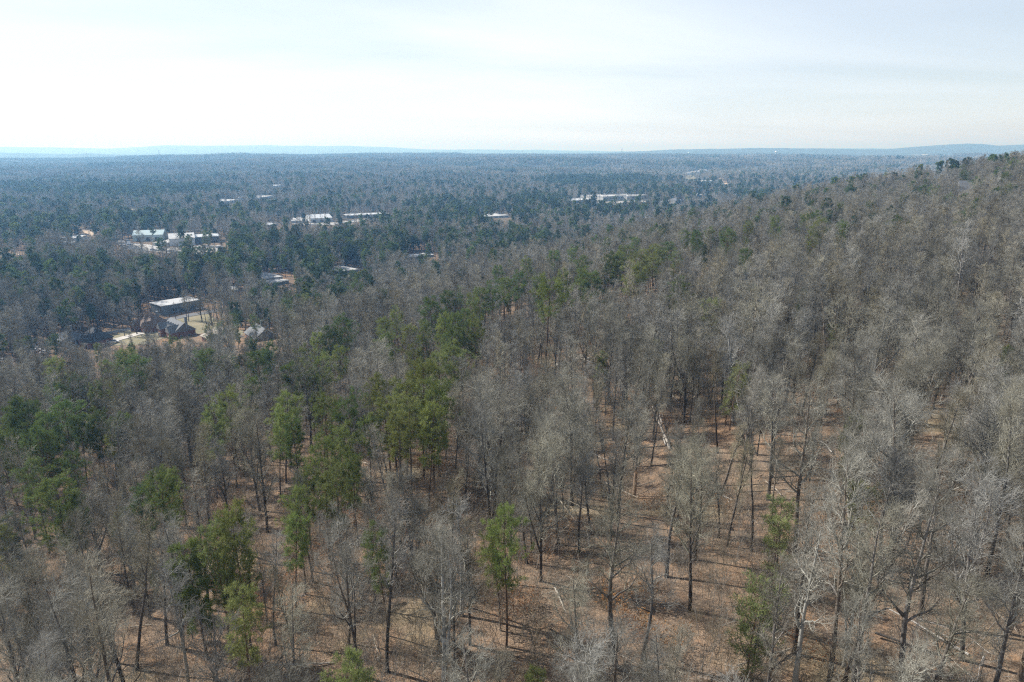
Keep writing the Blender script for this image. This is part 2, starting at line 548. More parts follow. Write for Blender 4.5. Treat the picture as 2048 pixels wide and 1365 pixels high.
# ------------------------------------------------------------------ ground sheet out to the horizon
az = np.concatenate([np.arange(-180, -52, 3.0), np.arange(-52, 52, 0.3), np.arange(52, 180, 3.0)])
az = np.radians(az)
rad = np.concatenate([[0.0], np.geomspace(8, 27000, 330)])
AZ, RD = np.meshgrid(az, rad, indexing="ij")
gx, gy = np.sin(AZ) * RD, np.cos(AZ) * RD
gz = H(gx, gy)
na, nr = AZ.shape
ii = np.arange(na)[:, None] * nr
jj = np.arange(nr - 1)[None, :]
i2 = ((np.arange(na) + 1) % na)[:, None] * nr
quads = np.stack([ii + jj, ii + jj + 1, i2 + jj + 1, i2 + jj], -1).reshape(-1, 4)
gme = mesh_np("ground", np.stack([gx, gy, gz], -1).reshape(-1, 3), quads, mats=[M["ground"]], smooth=True)
att = gme.attributes.new("woods", 'FLOAT', 'POINT')
att.data.foreach_set("value", sstep(500, 1500, np.hypot(gx, gy)).astype(np.float32).ravel())
tag(link("ground", gme), kind="structure", label="wooded hillside and valley floor reaching to the blue hills")

# ------------------------------------------------------------------ haze: one even box of air
hz_m, hnt, ho = new_mat("haze_air")
pv = hnt.nodes.new("ShaderNodeVolumePrincipled")
HAZE = 0.000195
pv.inputs["Density"].default_value = HAZE
pv.inputs["Color"].default_value = (0.26, 0.57, 1.0, 1)
pv.inputs["Absorption Color"].default_value = (0.84, 0.9, 1, 1)
pv.inputs["Anisotropy"].default_value = 0.2
hnt.links.new(pv.outputs[0], ho.inputs["Volume"])
hb = MB().box(-28000, -28000, float(gz.min()) - 1.5, 28000, 28000, float(max(gz.max() + 45, 230)))
hz_m.cycles.volume_sampling = 'EQUIANGULAR'
haze = hb.build("haze", hz_m)
tag(haze, "thin blue haze lying over the valley", "haze", kind="stuff")

# ------------------------------------------------------------------ tree growing
def unit(v):
    return v / np.maximum(np.linalg.norm(v, axis=-1, keepdims=True), 1e-9)


def grow(rng, P, Rd, n, trange, length, ang, up, K, wig, rr, rtip, lenfall=None, flat=0.0):
    """N children on every parent polyline: P (m,k,3), Rd (m,k) -> child polylines (m*n,K,3), radii (m*n,K)"""
    m, k, _ = P.shape
    t = trange[0] + (trange[1] - trange[0]) * (np.arange(n)[None, :] + rng.random((m, n))) / n
    f = np.clip(t * (k - 1), 0, k - 1.001)
    i = f.astype(int)
    fr = f - i
    mi = np.arange(m)[:, None]
    pos = P[mi, i] * (1 - fr[..., None]) + P[mi, i + 1] * fr[..., None]
    rad = Rd[mi, i] * (1 - fr) + Rd[mi, i + 1] * fr
    tan = unit(P[mi, i + 1] - P[mi, i])
    ref = np.where(np.abs(tan[..., 2:3]) > 0.9, np.array([1.0, 0, 0]), np.array([0, 0, 1.0]))
    a = unit(np.cross(tan, ref)); b = np.cross(tan, a)
    phi = np.arange(n)[None, :] * 2.39996 + rng.random((m, 1)) * 6.283 + rng.normal(0, 0.5, (m, n))
    th = np.radians(rng.uniform(ang[0], ang[1], (m, n)))
    d = np.cos(th)[..., None] * tan + np.sin(th)[..., None] * (np.cos(phi)[..., None] * a + np.sin(phi)[..., None] * b)
    if flat: d[..., 2] *= 1 - flat
    d = unit(d)
    ln = length * rng.uniform(0.65, 1.25, (m, n))
    if lenfall is not None: ln = ln * lenfall(t)
    d, pos, rad, ln = d.reshape(-1, 3), pos.reshape(-1, 3), rad.reshape(-1), ln.reshape(-1)
    Q = np.empty((m * n, K, 3)); Q[:, 0] = pos
    seg = ln / (K - 1)
    for s in range(1, K):
        d = unit(d + rng.normal(0, wig, d.shape) + np.array([0, 0, up]))
        Q[:, s] = Q[:, s - 1] + d * seg[:, None]
    r0 = np.minimum(rad * rr, rad * 0.9)
    tt = np.linspace(0, 1, K)[None, :]
    RR = np.maximum(r0[:, None] * (1 - tt) + rtip * tt, rtip)
    return Q, RR


def tubes(P, Rd, S):
    m, k, _ = P.shape
    tan = np.empty_like(P)
    tan[:, 1:-1] = P[:, 2:] - P[:, :-2]
    tan[:, 0] = P[:, 1] - P[:, 0]; tan[:, -1] = P[:, -1] - P[:, -2]
    tan = unit(tan)
    main = unit(P[:, -1] - P[:, 0])
    ref = np.where(np.abs(main[:, 2:3]) > 0.8, np.array([1.0, 0, 0]), np.array([0, 0, 1.0]))[:, None, :]
    a = unit(np.cross(tan, np.broadcast_to(ref, tan.shape))); b = np.cross(tan, a)
    th = np.arange(S) * 2 * np.pi / S
    V = P[:, :, None, :] + Rd[:, :, None, None] * (np.cos(th)[None, None, :, None] * a[:, :, None, :] + np.sin(th)[None, None, :, None] * b[:, :, None, :])
    idx = np.arange(m * k * S).reshape(m, k, S)
    nx = np.roll(idx, -1, axis=2)
    q = np.stack([idx[:, :-1], nx[:, :-1], nx[:, 1:], idx[:, 1:]], -1).reshape(-1, 4)
    return V.reshape(-1, 3), q


def joinv(parts):
    V, Q, Tt, o = [], [], [], 0
    for p in parts:
        v, q = p[0], p[1]
        V.append(v)
        if q is not None and len(q): Q.append(np.asarray(q) + o)
        if len(p) > 2 and p[2] is not None and len(p[2]): Tt.append(np.asarray(p[2]) + o)
        o += len(v)
    return np.concatenate(V), (np.concatenate(Q) if Q else None), (np.concatenate(Tt) if Tt else None)


def trunk_line(rng, h, K, lean, wig, r0, r1, flare=1.35):
    d = unit(np.array([rng.normal(0, lean), rng.normal(0, lean), 1.0]))
    P = np.zeros((1, K, 3)); P[0, 0] = (0, 0, -0.8)
    for s in range(1, K):
        d = unit(d + rng.normal(0, wig, 3) * np.array([1, 1, 0.3]) + np.array([0, 0, 0.06]))
        P[0, s] = P[0, s - 1] + d * (h + 0.8) / (K - 1)
    t = np.linspace(0, 1, K)
    Rr = r0 * (1 - t) ** 0.85 + r1
    Rr[0] *= flare
    return P, Rr[None, :]


SPREAD = 0.86


def bare_tree(rng, h=18, r0=0.2, crown=(0.38, 0.97), nl=15, spread=6.0, ang=(32, 62), up=0.10, fork=0, dens=(8, 6, 4), lean=0.03, twig_r=0.0085, wig=0.16, sides=(8, 5, 4, 3, 3)):
    """returns trunk, list of limbs, fine crown as (verts, quads)"""
    spread, r0 = spread * SPREAD, r0 * 1.1
    P, Rr = trunk_line(rng, h, 12, lean, 0.035, r0, 0.03)
    stems = [(P, Rr)]
    if fork:
        FP, FR = grow(rng, P, Rr, fork, (0.18, 0.42), h * 0.62, (14, 30), 0.10, 9, 0.05, 0.8, 0.03)
        stems.append((FP, FR))
    trunk = joinv([tubes(p, r, sides[0]) for p, r in stems])
    limbsP, limbsR = [], []
    for si, (p, r) in enumerate(stems):
        fall = lambda t: 1.0 - 0.72 * np.clip((t - crown[0]) / (1 - crown[0]), 0, 1) ** 1.3
        n = nl if si == 0 else max(4, nl // 2)
        c0 = crown[0] if si == 0 else 0.3
        q, rr = grow(rng, p, r, n, (c0, crown[1]), spread * (1 if si == 0 else 0.7), ang, up, 8, wig, 0.66, 0.02, fall)
        limbsP.append(q); limbsR.append(rr)
    LP, LR = np.concatenate(limbsP), np.concatenate(limbsR)
    ml = np.linalg.norm(LP[:, -1] - LP[:, 0], axis=1)
    B, BR = grow(rng, LP, LR, dens[0], (0.22, 1.0), spread * 0.40, (25, 60), 0.07, 5, 0.18, 0.6, 0.012, lambda t: 1.15 - 0.55 * t)
    # upper stem sprouts its own branches too
    B2, BR2 = grow(rng, P, Rr, 14, (crown[0], 1.0), spread * 0.3, (30, 60), 0.12, 5, 0.15, 0.4, 0.012)
    B, BR = np.concatenate([B, B2]), np.concatenate([BR, BR2])
    Tw, TR = grow(rng, B, BR, dens[1], (0.2, 1.0), spread * 0.18, (20, 58), 0.06, 4, 0.2, 0.7, twig_r, lambda t: 1.1 - 0.4 * t)
    fine = [tubes(B, BR, sides[2]), tubes(Tw, TR, sides[3])]
    if dens[2]:
        T2, TR2 = grow(rng, Tw, TR, dens[2], (0.25, 1.0), spread * 0.11, (20, 55), 0.05, 3, 0.2, 0.8, twig_r * 0.72)
        fine.append(tubes(T2, TR2, sides[4]))
    order = np.argsort(-LR[:, 0] * ml)
    limbs = [tubes(LP[k:k + 1], LR[k:k + 1], sides[1]) for k in order]
    return trunk, limbs, joinv(fine)


def tufts(rng, P, D, n, ln, w, spread=0.9, flat=1.0):
    """needle sprays: N thin blades fanning from every point P along direction D"""
    m = len(P)
    d = unit(D[:, None, :] + rng.normal(0, spread, (m, n, 3)) * np.array([1, 1, flat]))
    l = ln * rng.uniform(0.6, 1.25, (m, n, 1))
    base = P[:, None, :] + rng.normal(0, ln * 0.22, (m, n, 3))
    side = unit(np.cross(d, rng.normal(0, 1, (m, n, 3)))) * w * rng.uniform(0.7, 1.3, (m, n, 1))
    v = np.stack([base - side * 0.5, base + d * l * 0.5 + side, base + d * l, base + d * l * 0.5 - side], 2).reshape(-1, 3)
    q = np.arange(m * n * 4).reshape(-1, 4)
    return v, q


def pine_tree(rng, h=22, r0=0.2, c0=0.55, cr=3.6, nl=34, nb=6, blades=17, ln=0.55, w=0.034, stubs=8, wig=0.12, sides=(8, 4, 3), shape=0.9, irregular=0.45):
    P, Rr = trunk_line(rng, h, 12, 0.03, 0.03, r0, 0.035, 1.25)
    prof = lambda t: np.clip(0.45 + 1.5 * np.sin(np.pi * np.clip((t - c0) / (1.02 - c0), 0, 1) ** 0.85) ** shape, 0, 2) * 0.55
    LP, LR = grow(rng, P, Rr, nl, (c0, 0.985), cr, (48, 88), 0.10, 6, wig, 0.38, 0.018, lambda t: prof(t) * rng.uniform(1 - irregular, 1 + irregular * 0.6, t.shape))
    B, BR = grow(rng, LP, LR, nb, (0.3, 1.0), cr * 0.34, (22, 60), 0.10, 4, 0.15, 0.6, 0.012, lambda t: 1.1 - 0.4 * t)
    wood = [tubes(LP, LR, sides[1]), tubes(B, BR, sides[2])]
    if stubs:
        SP, SR = grow(rng, P, Rr, stubs, (c0 * 0.5, c0), cr * 0.42, (60, 95), -0.02, 4, 0.12, 0.3, 0.012)
        wood.append(tubes(SP, SR, 3))
    pts = np.concatenate([B[:, -1], B[:, 2], LP[:, -1], P[0, -1:]])
    dr = np.concatenate([unit(B[:, -1] - B[:, -2]), unit(B[:, 2] - B[:, 1]), unit(LP[:, -1] - LP[:, -2]), np.array([[0, 0, 1.0]])])
    dr = unit(dr + np.array([0, 0, 0.5]))
    fol = tufts(rng, pts, dr, blades, ln, w, 0.75)
    return tubes(P, Rr, sides[0]), joinv(wood), fol


def quick(name, parts, mats):
    """one mesh from several (verts, quads) with a material each"""
    v, q, _ = joinv(parts)
    mi = np.concatenate([np.full(len(p[1]), k) for k, p in enumerate(parts)])
    return mesh_np(name, v, q, mats=mats, mat_idx=mi)


# ---- near kinds (their parts stay separate meshes)
BARE = []
specs = [
    dict(h=18, r0=0.20, crown=(0.36, 0.97), nl=15, spread=5.6),
    dict(h=20, r0=0.22, crown=(0.45, 0.97), nl=14, spread=5.0, ang=(28, 52)),
    dict(h=17, r0=0.24, crown=(0.26, 0.95), nl=13, spread=6.6, ang=(38, 68), fork=1, wig=0.2),
    dict(h=19, r0=0.17, crown=(0.5, 0.98), nl=14, spread=3.8, ang=(25, 48), up=0.14),
    dict(h=16, r0=0.16, crown=(0.33, 0.97), nl=16, spread=4.6, ang=(30, 58), fork=1),
    dict(h=21, r0=0.26, crown=(0.4, 0.96), nl=14, spread=6.4, ang=(35, 65), wig=0.2, dens=(8, 6, 4)),
    dict(h=15, r0=0.14, crown=(0.3, 0.98), nl=18, spread=3.8, ang=(25, 50), up=0.13, dens=(7, 6, 3)),
    dict(h=18, r0=0.19, crown=(0.3, 0.96), nl=12, spread=6.0, ang=(30, 55), fork=2, lean=0.10),
    dict(h=19, r0=0.15, crown=(0.55, 0.98), nl=12, spread=3.4, ang=(28, 60), up=0.1, dens=(7, 6, 3)),
]
PALE_SPECS = [
    dict(h=18, r0=0.27, crown=(0.30, 0.94), nl=11, spread=7.0, ang=(38, 70), wig=0.27, up=0.12, dens=(7, 6, 3), fork=1),
    dict(h=17, r0=0.22, crown=(0.42, 0.95), nl=10, spread=5.4, ang=(40, 75), wig=0.27, up=0.1, dens=(7, 6, 3)),
    dict(h=18, r0=0.20, crown=(0.30, 0.97), nl=14, spread=5.6, ang=(26, 50), wig=0.14, up=0.1, dens=(7, 6, 3), fork=2),
]


def register_bare(sp, tm, lm, cm, seed):
    rng = np.random.default_rng(seed)
    tr, lb, fine = bare_tree(rng, **sp)
    big, rest = lb[:3], lb[3:]
    fv, fq, _ = joinv([fine] + rest)
    av, aq, _ = joinv([fine] + lb)
    return dict(h=sp["h"], spread=sp["spread"],
                trunk=mesh_np("trunk", tr[0], tr[1], mats=[tm], smooth=True),
                limbs=[mesh_np("limb", l[0], l[1], mats=[lm], smooth=True) for l in big],
                crown=mesh_np("crown", fv, fq, mats=[cm]), whole=mesh_np("crown", av, aq, mats=[cm]))


for k, sp in enumerate(specs):
    BARE.append(register_bare(sp, M["trunk"], M["trunk"], M["twig_brown"] if k in (3, 6, 8) else M["twig"], 100 + k))
PALE = [register_bare(sp, M["pale"], M["pale"], M["pale"] if k < 2 else M["twig"], 150 + k) for k, sp in enumerate(PALE_SPECS)]

PINES = []
pspecs = [
    dict(h=23, r0=0.20, c0=0.56, cr=3.7, nl=34),
    dict(h=24, r0=0.22, c0=0.62, cr=4.4, nl=30, irregular=0.6),
    dict(h=20, r0=0.17, c0=0.45, cr=3.2, nl=38, shape=0.7),
    dict(h=14, r0=0.13, c0=0.28, cr=2.6, nl=40, nb=5, shape=0.8),
    dict(h=22, r0=0.19, c0=0.48, cr=4.0, nl=40, irregular=0.6),
    dict(h=19, r0=0.17, c0=0.36, cr=4.6, nl=46, nb=7, shape=0.6, irregular=0.35),
    dict(h=10, r0=0.09, c0=0.3, cr=2.4, nl=26, nb=4, blades=9, shape=0.8, irregular=0.6, stubs=4),
]


def register_pine(sp, seed):
    rng = np.random.default_rng(seed)
    tr, wood, fol = pine_tree(rng, **sp)
    return dict(h=sp["h"], cr=sp["cr"], c0=sp["c0"], trunk=mesh_np("trunk", tr[0], tr[1], mats=[M["pine_bark"]], smooth=True),
                branches=mesh_np("branch_work", wood[0], wood[1], mats=[M["pine_bark"]]),
                fol={k: mesh_np("foliage", fol[0], fol[1], mats=[M[k]]) for k in ("needle", "needle_dark", "needle_pale", "needle_soft", "needle_far")})


for k, sp in enumerate(pspecs):
    PINES.append(register_pine(sp, 200 + k))

# ---- light versions for the wood further off
PROTO = {}


def proto(coll, me, name):
    c = PROTO.get(coll)
    if c is None:
        c = PROTO[coll] = bpy.data.collections.new(coll)
    o = bpy.data.objects.new(name, me)
    c.objects.link(o)


for k in range(6):                                      # 150 to 900 m
    rng = np.random.default_rng(300 + k)
    sp = dict(specs[k]); sp["dens"] = (6, 6, 2); sp["nl"] = 11; sp["twig_r"] = 0.019; sp["sides"] = (5, 4, 3, 3, 3)
    tr, lb, fine = bare_tree(rng, **sp)
    me = quick("hardwood", [tr, joinv(lb + [fine])[:2]], [M["trunk"], M["twig_brown"] if k in (1, 3) else M["twig"]])
    proto("mid_hardwoods", me, "m%02d" % k)
for k in range(5):                                      # beyond
    rng = np.random.default_rng(330 + k)
    sp = dict(specs[k]); sp["dens"] = (5, 5, 0); sp["nl"] = 10; sp["twig_r"] = 0.042; sp["sides"] = (4, 3, 3, 3, 3); sp["spread"] *= 1.05; sp["fork"] = 0
    tr, lb, fine = bare_tree(rng, **sp)
    me = quick("hardwood", [tr, joinv(lb + [fine])[:2]], [M["trunk"], M["twig_brown"] if k in (1, 3) else M["twig_far"]])
    proto("far_hardwoods", me, "f%02d" % k)
for k in range(5):
    rng = np.random.default_rng(360 + k)
    sp = dict(pspecs[k]); sp.update(nl=24, nb=4, blades=9, ln=0.95, w=0.15, stubs=4, sides=(4, 3, 3))
    tr, wood, fol = pine_tree(rng, **sp)
    me = quick("pine", [tr, wood[:2], fol], [M["pine_bark"], M["pine_bark"], M["needle_far"] if k % 2 else M["needle_dark"]])
    proto("mid_pines", me, "p%02d" % k)
for k in range(4):
    rng = np.random.default_rng(380 + k)
    sp = dict(pspecs[k]); sp.update(nl=20, nb=2, blades=6, ln=1.5, w=0.42, stubs=0, sides=(3, 3, 3))
    tr, wood, fol = pine_tree(rng, **sp)
    me = quick("pine", [tr, fol], [M["pine_bark"], M["needle_far"] if k % 2 else M["needle_dark"]])
    proto("far_pines", me, "q%02d" % k)


def patch(seed, npine, nbare, size):
    """a whole patch of distant wood, thirty metres and more across"""
    rng = np.random.default_rng(seed)
    parts = [[], [], []]
    for _ in range(npine + nbare):
        x, y = rng.uniform(-size, size, 2)
        hh = rng.uniform(13, 21)
        pine = _ < npine
        n = 26 if pine else 30
        t = rng.uniform(0.4, 1.0, n)
        rr = (rng.uniform(2.2, 3.6) if pine else rng.uniform(3, 5)) * np.sqrt(np.clip(1.1 - t, 0.1, 1)) * 1.3
        a = rng.uniform(0, 6.283, n)
        p = np.stack([x + rr * np.cos(a) * rng.random(n), y + rr * np.sin(a) * rng.random(n), hh * t], -1)
        d = unit(np.stack([np.cos(a), np.sin(a), np.full(n, 1.2)], -1))
        if pine: parts[0 if rng.random() < 0.5 else 1].append(tufts(rng, p, d, 3, 2.6, 0.8, 0.7))
        else: parts[2].append(tufts(rng, p, d, 4, 2.9, 0.14, 0.5))
    ps, ms = [], []
    for q, mm in zip(parts, ("needle_dark", "needle_far", "twig_brown" if seed % 2 else "twig_far")):
        if q: ps.append(joinv(q)[:2]); ms.append(M[mm])
    return quick("wood_patch", ps, ms)


for k, (a, b) in enumerate([(1, 24), (3, 22), (6, 18), (12, 12), (20, 5), (26, 1)]):
    proto("far_patches", patch(400 + k, a, b, 26), "w%02d" % k)

# ---- low growth
for k in range(6):
    rng = np.random.default_rng(430 + k)
    n = 7
    base = np.zeros((n, 4, 3)); rb = np.zeros((n, 4))
    hh = rng.uniform(3.0, 7.0, n) if k < 4 else rng.uniform(1.2, 2.4, n)
    for i in range(n):
        x, y = rng.normal(0, 1.4, 2)
        d = unit(np.array([rng.normal(0, 0.18), rng.normal(0, 0.18), 1]))
        p = np.array([x, y, -0.2])
        for s in range(4):
            base[i, s] = p
            d = unit(d + rng.normal(0, 0.07, 3)); p = p + d * hh[i] / 3
            rb[i, s] = 0.03 * (1 - s / 3.6)
    B, BR = grow(rng, base, rb, 9, (0.3, 1.0), 1.5, (25, 55), 0.12, 4, 0.12, 0.6, 0.008)
    T, TR = grow(rng, B, BR, 5, (0.25, 1.0), 0.7, (20, 55), 0.08, 3, 0.18, 0.7, 0.0065)
    ps = [tubes(base, rb, 3), joinv([tubes(B, BR, 3), tubes(T, TR, 3)])[:2]]
    ms = [M["brush"], M["brush"]]
    if k == 5:
        pts = T[:, -1]
        ps.append(tufts(rng, pts, unit(T[:, -1] - T[:, 0]), 2, 0.22, 0.06, 0.8)); ms.append(M["rust_leaf"])
    proto("brush_clumps", quick("brush", ps, ms), "b%02d" % k)


def scatter(name, coll, pts, scale, rot, idx, label):
    """one object of kind stuff: a point for every plant, drawn through geometry nodes"""
    me = bpy.data.meshes.new(name)
    pts = np.asarray(pts, np.float32)
    me.vertices.add(len(pts)); me.vertices.foreach_set("co", pts.ravel())
    for nm, tp, key, val in (("psc", 'FLOAT', "value", scale), ("pid", 'INT', "value", idx)):
        a = me.attributes.new(nm, tp, 'POINT'); a.data.foreach_set(key, np.asarray(val))
    a = me.attributes.new("prot", 'FLOAT_VECTOR', 'POINT')
    a.data.foreach_set("vector", np.asarray(rot, np.float32).ravel())
    o = link(name, me)
    tag(o, label=label, kind="stuff")
    g = bpy.data.node_groups.new(name, 'GeometryNodeTree')
    g.interface.new_socket("Geometry", in_out='INPUT', socket_type='NodeSocketGeometry')
    g.interface.new_socket("Geometry", in_out='OUTPUT', socket_type='NodeSocketGeometry')
    gi, go = g.nodes.new("NodeGroupInput"), g.nodes.new("NodeGroupOutput")
    ci = g.nodes.new("GeometryNodeCollectionInfo")
    ci.inputs["Collection"].default_value = PROTO[coll]
    ci.inputs["Separate Children"].default_value = True
    ci.inputs["Reset Children"].default_value = True
    ip = g.nodes.new("GeometryNodeInstanceOnPoints")
    ip.inputs["Pick Instance"].default_value = True

    def attr(nm, tp):
        n = g.nodes.new("GeometryNodeInputNamedAttribute"); n.data_type = tp
        n.inputs["Name"].default_value = nm
        return n.outputs["Attribute"]
    g.links.new(gi.outputs[0], ip.inputs["Points"])
    g.links.new(ci.outputs[0], ip.inputs["Instance"])
    g.links.new(attr("pid", 'INT'), ip.inputs["Instance Index"])
    g.links.new(attr("prot", 'FLOAT_VECTOR'), ip.inputs["Rotation"])
    g.links.new(attr("psc", 'FLOAT'), ip.inputs["Scale"])
    g.links.new(ip.outputs[0], go.inputs[0])
    md = o.modifiers.new("plants", 'NODES'); md.node_group = g
    return o

# ------------------------------------------------------------------ buildings, roads, yards
BOXES = []          # photo windows (x0, y0, x1, y1, distance, share of trees in front taken out)


def keep(x0, y0, x1, y1, dist, share=1.0):
    BOXES.append((x0, y0, x1, y1, dist, share))


def frame(a, b, c=None, depth=None):
    """front left corner, front right corner (pixels) -> origin, heading, width, depth"""
    A, B = hit(*a), hit(*b)
    ex = (B - A)[:2]
    w = float(np.linalg.norm(ex)); ex = ex / w
    ey = np.array([-ex[1], ex[0]])
    if c is not None:
        Cc = hit(*c)
        depth = float(np.dot(Cc[:2] - A[:2], ey))
        if depth < 0: raise ValueError("corner order %s" % (a,))
    cs = [A[:2], B[:2], A[:2] + ey * depth, B[:2] + ey * depth]
    z = min(h1(*p) for p in cs[:2])
    return np.array([A[0], A[1], z]), math.atan2(ex[1], ex[0]), w, depth


def window(parent, face, u, z, w, h, W_, D_, name="window", frame_m="trim", pane_m="glass"):
    """a window with its own frame and pane on face front / back / left / right"""
    f, p = MB(), MB()
    t = 0.09
    if face in ("front", "back"):
        s = -1 if face == "front" else 1
        y0 = 0 if face == "front" else D_
        f.box(u - w / 2 - t, min(y0, y0 + s * 0.06), z - t, u + w / 2 + t, max(y0, y0 + s * 0.06), z + h + t)
        p.box(u - w / 2, min(y0 + s * 0.05, y0 + s * 0.075), z, u + w / 2, max(y0 + s * 0.05, y0 + s * 0.075), z + h)
    else:
        s = -1 if face == "left" else 1
        x0 = 0 if face == "left" else W_
        f.box(min(x0, x0 + s * 0.06), u - w / 2 - t, z - t, max(x0, x0 + s * 0.06), u + w / 2 + t, z + h + t)
        p.box(min(x0 + s * 0.05, x0 + s * 0.075), u - w / 2, z, max(x0 + s * 0.05, x0 + s * 0.075), u + w / 2, z + h)
    fo = f.build(name, M[frame_m], parent)
    p.build("pane" if name == "window" else "panel", M[pane_m], fo)
    return fo


def roof_solid(mb, kind, x0, y0, x1, y1, z, h, along="x", th=0.22):
    if kind == "flat":
        mb.box(x0, y0, z, x1, y1, z + h)
        return
    if along == "x":
        ym = (y0 + y1) / 2
        ins = 0 if kind == "gable" else min((y1 - y0) / 2, (x1 - x0) * 0.42)
        r0, r1 = (x0 + ins, ym, z + h), (x1 - ins, ym, z + h)
        c = [(x0, y0, z), (x1, y0, z), (x1, y1, z), (x0, y1, z)]
        b = [(p[0], p[1], p[2] - th) for p in c]
        mb.poly([c[0], c[1], r1, r0]); mb.poly([c[2], c[3], r0, r1])
        mb.poly([c[1], c[2], r1]); mb.poly([c[3], c[0], r0])
    else:
        xm = (x0 + x1) / 2
        ins = 0 if kind == "gable" else min((x1 - x0) / 2, (y1 - y0) * 0.42)
        r0, r1 = (xm, y0 + ins, z + h), (xm, y1 - ins, z + h)
        c = [(x0, y0, z), (x1, y0, z), (x1, y1, z), (x0, y1, z)]
        b = [(p[0], p[1], p[2] - th) for p in c]
        mb.poly([c[1], c[2], r1, r0]); mb.poly([c[3], c[0], r0, r1])
        mb.poly([c[0], c[1], r0]); mb.poly([c[2], c[3], r1])
    for i in range(4):
        j = (i + 1) % 4
        mb.poly([b[i], b[j], c[j], c[i]])
    mb.poly([b[3], b[2], b[1], b[0]])


def house(name, label, cat, org, rz, w, d, wall_h, roof_h, wall, roof, kind="gable", along="x", over=0.5, group=None, chimney=None, front=(), right=(), left=(), door=None, gables=(), dormers=(), wall2=None):
    t = tag(empty(name, tuple(org), rz), label, cat, group)
    wb = MB().box(0, 0, -1.6, w, d, wall_h)
    if kind == "gable":                                          # gable triangles belong to the wall
        for e in (0, 1):
            if along == "x":
                x = e * (w - 0.3)
                wb.solid([(x, 0.02, wall_h), (x + 0.3, 0.02, wall_h), (x + 0.3, d - 0.02, wall_h), (x, d - 0.02, wall_h)],
                         [(x, d / 2 - .05, wall_h + roof_h - 0.3), (x + 0.3, d / 2 - .05, wall_h + roof_h - 0.3), (x + 0.3, d / 2 + .05, wall_h + roof_h - 0.3), (x, d / 2 + .05, wall_h + roof_h - 0.3)])
            else:
                y = e * (d - 0.3)
                wb.solid([(0.02, y, wall_h), (w - 0.02, y, wall_h), (w - 0.02, y + 0.3, wall_h), (0.02, y + 0.3, wall_h)],
                         [(w / 2 - .05, y, wall_h + roof_h - 0.3), (w / 2 + .05, y, wall_h + roof_h - 0.3), (w / 2 + .05, y + 0.3, wall_h + roof_h - 0.3), (w / 2 - .05, y + 0.3, wall_h + roof_h - 0.3)])
    wb.build("wall", M[wall], t)
    rb = MB()
    roof_solid(rb, kind, -over, -over, w + over, d + over, wall_h + 0.02, roof_h, along)
    ro = rb.build("roof", M[roof], t)
    if chimney:
        cx, cy, ch = chimney
        MB().box(cx - 0.55, cy - 0.55, wall_h, cx + 0.55, cy + 0.55, wall_h + ch).box(cx - 0.65, cy - 0.65, wall_h + ch, cx + 0.65, cy + 0.65, wall_h + ch + 0.2).build("chimney", M["grey_wall"], ro)
    for u, z, ww, hh in front: window(t, "front", u, z, ww, hh, w, d)
    for u, z, ww, hh in right: window(t, "right", u, z, ww, hh, w, d)
    for u, z, ww, hh in left: window(t, "left", u, z, ww, hh, w, d)
    if door:
        u, ww, hh = door
        do = MB().box(u - ww / 2, -0.08, 0, u + ww / 2, 0, hh).build("door", M["trim"], t)
        MB().box(u + ww * 0.3, -0.13, 1.0, u + ww * 0.38, -0.08, 1.1).build("handle", M["steel"], do)
    for gx0, gw, gd, gh in gables:                               # projecting front gable wings
        wg = MB().box(gx0, -gd, -1.6, gx0 + gw, -0.01, wall_h - 0.05)
        wg.solid([(gx0 + 0.02, -gd, wall_h - 0.05), (gx0 + gw - 0.02, -gd, wall_h - 0.05), (gx0 + gw - 0.02, -gd + 0.3, wall_h - 0.05), (gx0 + 0.02, -gd + 0.3, wall_h - 0.05)],
                 [(gx0 + gw / 2 - .05, -gd, wall_h + gh - .3), (gx0 + gw / 2 + .05, -gd, wall_h + gh - .3), (gx0 + gw / 2 + .05, -gd + 0.3, wall_h + gh - .3), (gx0 + gw / 2 - .05, -gd + 0.3, wall_h + gh - .3)])
        wg.build("front_wing", M[wall], t)
        gb = MB()
        roof_solid(gb, "gable", gx0 - 0.35, -gd - 0.35, gx0 + gw + 0.35, d * 0.42, wall_h - 0.03, gh, "y")
        gb.build("wing_roof", M[roof], t)
        f, p = MB(), MB()
        uc = gx0 + gw / 2
        f.box(uc - 0.9, -gd - 0.06, 0.7, uc + 0.9, -gd, 2.5); p.box(uc - 0.8, -gd - 0.08, 0.8, uc + 0.8, -gd - 0.05, 2.4)
        fo = f.build("window", M["trim"], t); p.build("pane", M["glass"], fo)
    for ux in dormers:
        zz = wall_h + roof_h * 0.22
        yy = d / 2 * 0.24
        dw = MB().box(ux - 0.8, yy, zz - 0.2, ux + 0.8, yy + d * 0.24, zz + 1.3)
        dw.solid([(ux - .78, yy, zz + 1.3), (ux + .78, yy, zz + 1.3), (ux + .78, yy + .2, zz + 1.3), (ux - .78, yy + .2, zz + 1.3)],
                 [(ux - .05, yy, zz + 1.85), (ux + .05, yy, zz + 1.85), (ux + .05, yy + .2, zz + 1.85), (ux - .05, yy + .2, zz + 1.85)])
        do = dw.build("dormer", M["trim"], t)
        db = MB(); roof_solid(db, "gable", ux - 1.0, yy - 0.2, ux + 1.0, yy + d * 0.33, zz + 1.32, 0.75, "y", 0.1)
        db.build("dormer_roof", M[roof], do)
        MB().box(ux - .4, yy - .05, zz + .15, ux + .4, yy - .01, zz + 1.15).build("pane", M["glass"], do)
    return t


